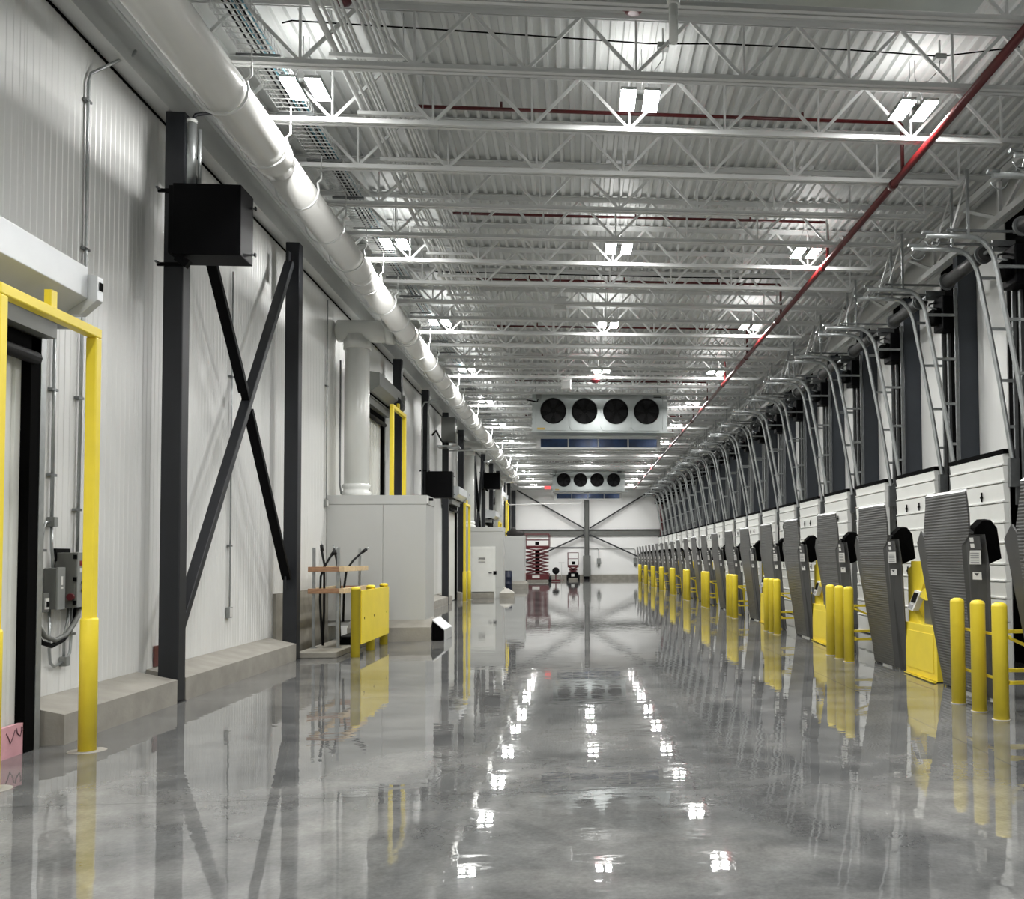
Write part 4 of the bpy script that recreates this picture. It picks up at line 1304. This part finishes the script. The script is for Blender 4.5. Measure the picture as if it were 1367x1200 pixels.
cb = make_cabinet()
for i in range(11):
    y = 11.81 + 5 * i
    lab, gr = 'yellow control cabinet with console between levelers, %s from camera' % ORD[i], 'dock cabinets'
    if i == 0:
        cb.location = (0, y, 0)
        cb['label'], cb['group'] = lab, gr
    else:
        dup(cb, (0, y, 0), lab, gr)

# ---- bollards in groups of three and the rails behind them
bo = thing('bollard', '', 'bollard')
MB().lathe([(0.075, 0.006), (0.075, 1.095), (0.0755, 1.10), (0.062, 1.125), (0.03, 1.138)], (0, 0, 0), 22).build('post', 'yellow', bo)
MB().lathe([(0.088, 0.0), (0.088, 0.005), (0.078, 0.007)], (0, 0, 0), 22).build('floor_ring', 'concrete_light', bo)
gr0 = thing('guard_rail', '', 'guard rail')
for z in (0.83, 0.44, 0.315):
    MB().bar((0.10, 0.27, z), (0.80, 0.27, z), 0.035, 0.035).build('rail', 'yellow', gr0)
MB().bar((0.12, 0.27, 0.81), (0.55, 0.27, 0.62), 0.03, 0.03).build('brace', 'yellow', gr0)
box('end_post', 'galv_dark', gr0, 0.80, 0.85, 0.24, 0.30, 0.0, 0.95)
for z in (0.80, 0.36):
    MB().bar((0.095, -0.02, z), (0.095, 1.02, z), 0.025, 0.025).build('tie_rail', 'yellow', gr0)
box('base_foot', 'galv_dark', gr0, 0.74, 0.91, 0.19, 0.35, 0.0, 0.012)
first = True
for k_ in range(11):
    for q, dy in enumerate((0.0, 0.49, 1.0)):
        y = 8.72 + dy + 5 * k_
        lab = 'yellow bollard, %s of the %s trio beside the docks' % (('nearest', 'middle', 'farthest')[q], 'first' if k_ == 0 else ORD[k_])
        gr = 'dock bollards'
        if first:
            bo.location = (4.12, y, 0)
            bo['label'], bo['group'] = lab, gr
            first = False
        else:
            dup(bo, (4.12, y, 0), lab, gr)
    y = 8.72 + 5 * k_
    lab = 'yellow guard rails behind the %s bollard trio' % ('first' if k_ == 0 else ORD[k_])
    gr = 'bollard guard rails'
    if k_ == 0:
        gr0.location = (4.12, y, 0)
        gr0['label'], gr0['group'] = lab, gr
    else:
        dup(gr0, (4.12, y, 0), lab, gr)

# ================================================================== END WALL
yE = Y1 - 0.02
t = thing('end_column', 'dark steel column at the middle of the end wall', 'column', (0.83, yE - 0.2, 0))
MB().box(0.66, 0.70, yE - 0.32, yE, 0, 6.6).box(0.96, 1.00, yE - 0.32, yE, 0, 6.6).build('flange', 'navy_steel', t)
box('web', 'grey_box', t, 0.70, 0.96, yE - 0.20, yE - 0.17, 0, 6.6)
t = thing('column_guard', 'grey steel guard box around foot of the end wall column', 'guard', (0.83, yE - 0.55, 0))
box('shell', 'grey_box', t, 0.55, 1.10, yE - 0.75, yE - 0.36, 0.22, 1.75, 0.01)
box('foot', 'black_steel', t, 0.60, 1.0, yE - 0.70, yE - 0.40, 0.0, 0.215)
t = thing('wall_girt', 'dark horizontal steel beam across the end wall', 'beam', (0.8, yE, 3.4))
box('beam', 'grey_box', t, -4.7, 0.64, yE - 0.12, yE, 3.22, 3.66)
box('beam', 'grey_box', t, 1.02, 6.3, yE - 0.12, yE, 3.22, 3.66)
box('top_flange', 'navy_steel', t, -4.7, 0.64, yE - 0.22, yE, 3.66, 3.69)
box('top_flange', 'navy_steel', t, 1.02, 6.3, yE - 0.22, yE, 3.66, 3.69)
for a, b2, lab in (((0.62, 3.78), (-4.30, 6.60), 'upper left'), ((1.04, 3.78), (5.95, 6.75), 'upper right'), ((0.62, 3.30), (-4.30, 1.06), 'lower left'), ((1.04, 3.30), (6.2, 0.95), 'lower right')):
    tag(MB().bar((a[0], yE - 0.30, a[1]), (b2[0], yE - 0.30, b2[1]), 0.10, 0.15, (0, 1, 0)).build('diagonal_brace', 'navy_steel'), 'dark diagonal brace on the end wall, %s arm' % lab, 'brace', 'end wall braces')
t = thing('corner_column', 'dark steel column at left corner of the end wall', 'column', (-4.6, yE - 0.2, 0))
box('shaft', 'navy_steel', t, -4.70, -4.42, yE - 0.30, yE - 0.02, 0.02, 6.6)
box('base_plate', 'navy_steel', t, -4.735, -4.38, yE - 0.34, yE - 0.0, 0.0, 0.02)
tag(box('red_riser_panel', 'red_lift', None, 6.32, 6.54, yE - 0.25, yE - 0.1, 0.0, 6.2), 'dark red vertical panel at right corner of the end wall', 'panel')
tag(box('black_wall_box', 'black_matte', None, 5.90, 6.40, yE - 0.6, yE - 0.3, 5.55, 6.45), 'black box high at right corner of the end wall', 'box')
for X, lab in ((1.72, 'grey electrical box on end wall beside the middle column'), (4.45, 'grey electrical box on the end wall near right bollards')):
    t = thing('wall_box', lab, 'electrical box', (X, yE, 1.2), 'end wall boxes')
    box('case', 'grey_light', t, X - 0.14, X + 0.14, yE - 0.14, yE - 0.0, 1.15, 1.55, 0.01)
    box('outlet', 'grey_box', t, X - 0.08, X + 0.08, yE - 0.12, yE, 0.95, 1.14)
    MB().tube([(X, yE - 0.05, 1.55), (X, yE - 0.05, 2.15), (X - 0.1, yE - 0.05, 2.28), (1.02, yE - 0.05, 2.30)], 0.025, 6).build('conduit', 'grey_light', t)
tag(MB().tube([(-3.0, yE - 0.05, 2.38), (0.64, yE - 0.05, 2.38)], 0.03, 6).build('wall_pipe', 'grey_light'), 'thin grey pipe along end wall above the red lifts', 'pipe')
t = thing('exit_sign', 'small glowing red sign high before the end wall', 'sign', (-1.95, 65.0, 6.35))
box('face', 'exit_red', t, -2.15, -1.75, 64.96, 65.0, 6.42, 6.62)
box('case', 'sticker', t, -2.18, -1.72, 65.0, 65.06, 6.39, 6.65)
MB().tube([(-1.95, 65.03, 6.65), (-1.95, 65.03, 7.28)], 0.012, 5).build('stem', 'steel_white', t)


# ---- scissor lifts
def scissor(loc, w, L, zplat, zrail, levels, lab, red_base=True):
    x, y, z0 = loc
    t = thing('scissor_lift', lab, 'lift', loc, 'red scissor lifts')
    mb_ = 'red_lift' if red_base else 'black_steel'
    box('chassis', mb_, t, x - w / 2, x + w / 2, y - L / 2, y + L / 2, 0.18, 0.55, 0.02)
    box('label', 'sticker', t, x - w * 0.18, x + w * 0.12, y - L / 2 - 0.006, y - L / 2, 0.28, 0.46)
    for sx in (-1, 1):
        for sy in (-1, 1):
            MB().lathe([(0.10, -0.07), (0.20, -0.06), (0.20, 0.06), (0.10, 0.07)], (x + sx * (w / 2 + 0.03), y + sy * (L / 2 - 0.25), 0.20), 16, 'x').build('wheel', 'rubber', t)
    h = (zplat - 0.60) / levels
    for i in range(levels):
        za, zb = 0.58 + i * h, 0.58 + (i + 1) * h
        for yy in (y - L / 2 + 0.05, y + L / 2 - 0.1):
            MB().bar((x - w / 2 + 0.08, yy, za), (x + w / 2 - 0.08, yy, zb), 0.07, 0.17, (0, 1, 0)).build('scissor_arm', 'red_lift', t)
            MB().bar((x - w / 2 + 0.08, yy + 0.07, zb), (x + w / 2 - 0.08, yy + 0.07, za), 0.07, 0.17, (0, 1, 0)).build('scissor_arm', 'red_lift', t)
    box('lift_ram', 'black_steel', t, x - 0.15, x + 0.15, y - 0.1, y + 0.1, 0.56, zplat - 0.1)
    box('platform', 'red_lift', t, x - w / 2 - 0.02, x + w / 2 + 0.02, y - L / 2, y + L / 2, zplat, zplat + 0.16, 0.01)
    g = MB()
    for sx in (-1, 1):
        for sy in (-1, 1):
            px, py = x + sx * w / 2, y + sy * (L / 2 - 0.03)
            g.bar((px, py, zplat + 0.16), (px, py, zrail), 0.05, 0.05)
        for zz in (zrail - 0.02, (zrail + zplat + 0.16) / 2):
            g.bar((x + sx * w / 2, y - L / 2, zz), (x + sx * w / 2, y + L / 2, zz), 0.04, 0.04)
    for sy in (-1, 1):
        for zz in (zrail - 0.02, (zrail + zplat + 0.16) / 2):
            g.bar((x - w / 2, y + sy * (L / 2 - 0.03), zz), (x + w / 2, y + sy * (L / 2 - 0.03), zz), 0.04, 0.04)
    g.build('guard_rail', 'red_lift', t)
    box('control_box', 'black_steel', t, x - 0.1, x + 0.15, y - L / 2 + 0.06, y - L / 2 + 0.2, zplat + 0.2, zplat + 0.42, 0.02)
    return t


scissor((-2.55, 62.2, 0), 1.6, 2.4, 2.25, 3.20, 7, 'big dark red scissor lift beside the farthest chase box')
scissor((-0.18, 66.3, 0), 0.74, 1.6, 0.92, 1.98, 2, 'small red scissor lift left of the end wall column', red_base=False)
t = thing('hose_cart', 'small cart with black reel right of the big red lift', 'cart', (-1.35, 63.3, 0))
MB().lathe([(0.10, -0.12), (0.24, -0.12), (0.24, -0.10), (0.20, -0.09), (0.20, 0.09), (0.24, 0.10), (0.24, 0.12), (0.10, 0.12)], (-1.35, 63.3, 0.72), 18, 'y').build('reel', 'rubber', t)
MB().bar((-1.35, 63.3, 0.10), (-1.35, 63.3, 0.70), 0.08, 0.08).build('stand', 'red_lift', t)
box('base', 'red_lift', t, -1.65, -1.05, 63.0, 63.6, 0.03, 0.12)
t = thing('floor_stand', 'thin white stand right of the black reel cart', 'stand', (-0.98, 64.5, 0))
MB().tube([(-0.98, 64.5, 0.02), (-0.98, 64.5, 1.25)], 0.02, 6).build('pole', 'steel_white', t)
box('top_plate', 'steel_white', t, -1.18, -0.78, 64.45, 64.55, 1.25, 1.29)
MB().lathe([(0.16, 0.0), (0.16, 0.02), (0.03, 0.04)], (-0.98, 64.5, 0.0), 14).build('foot', 'red_lift', t)

for o in list(bpy.data.objects):
    if o.get('label') == '':
        del o['label']
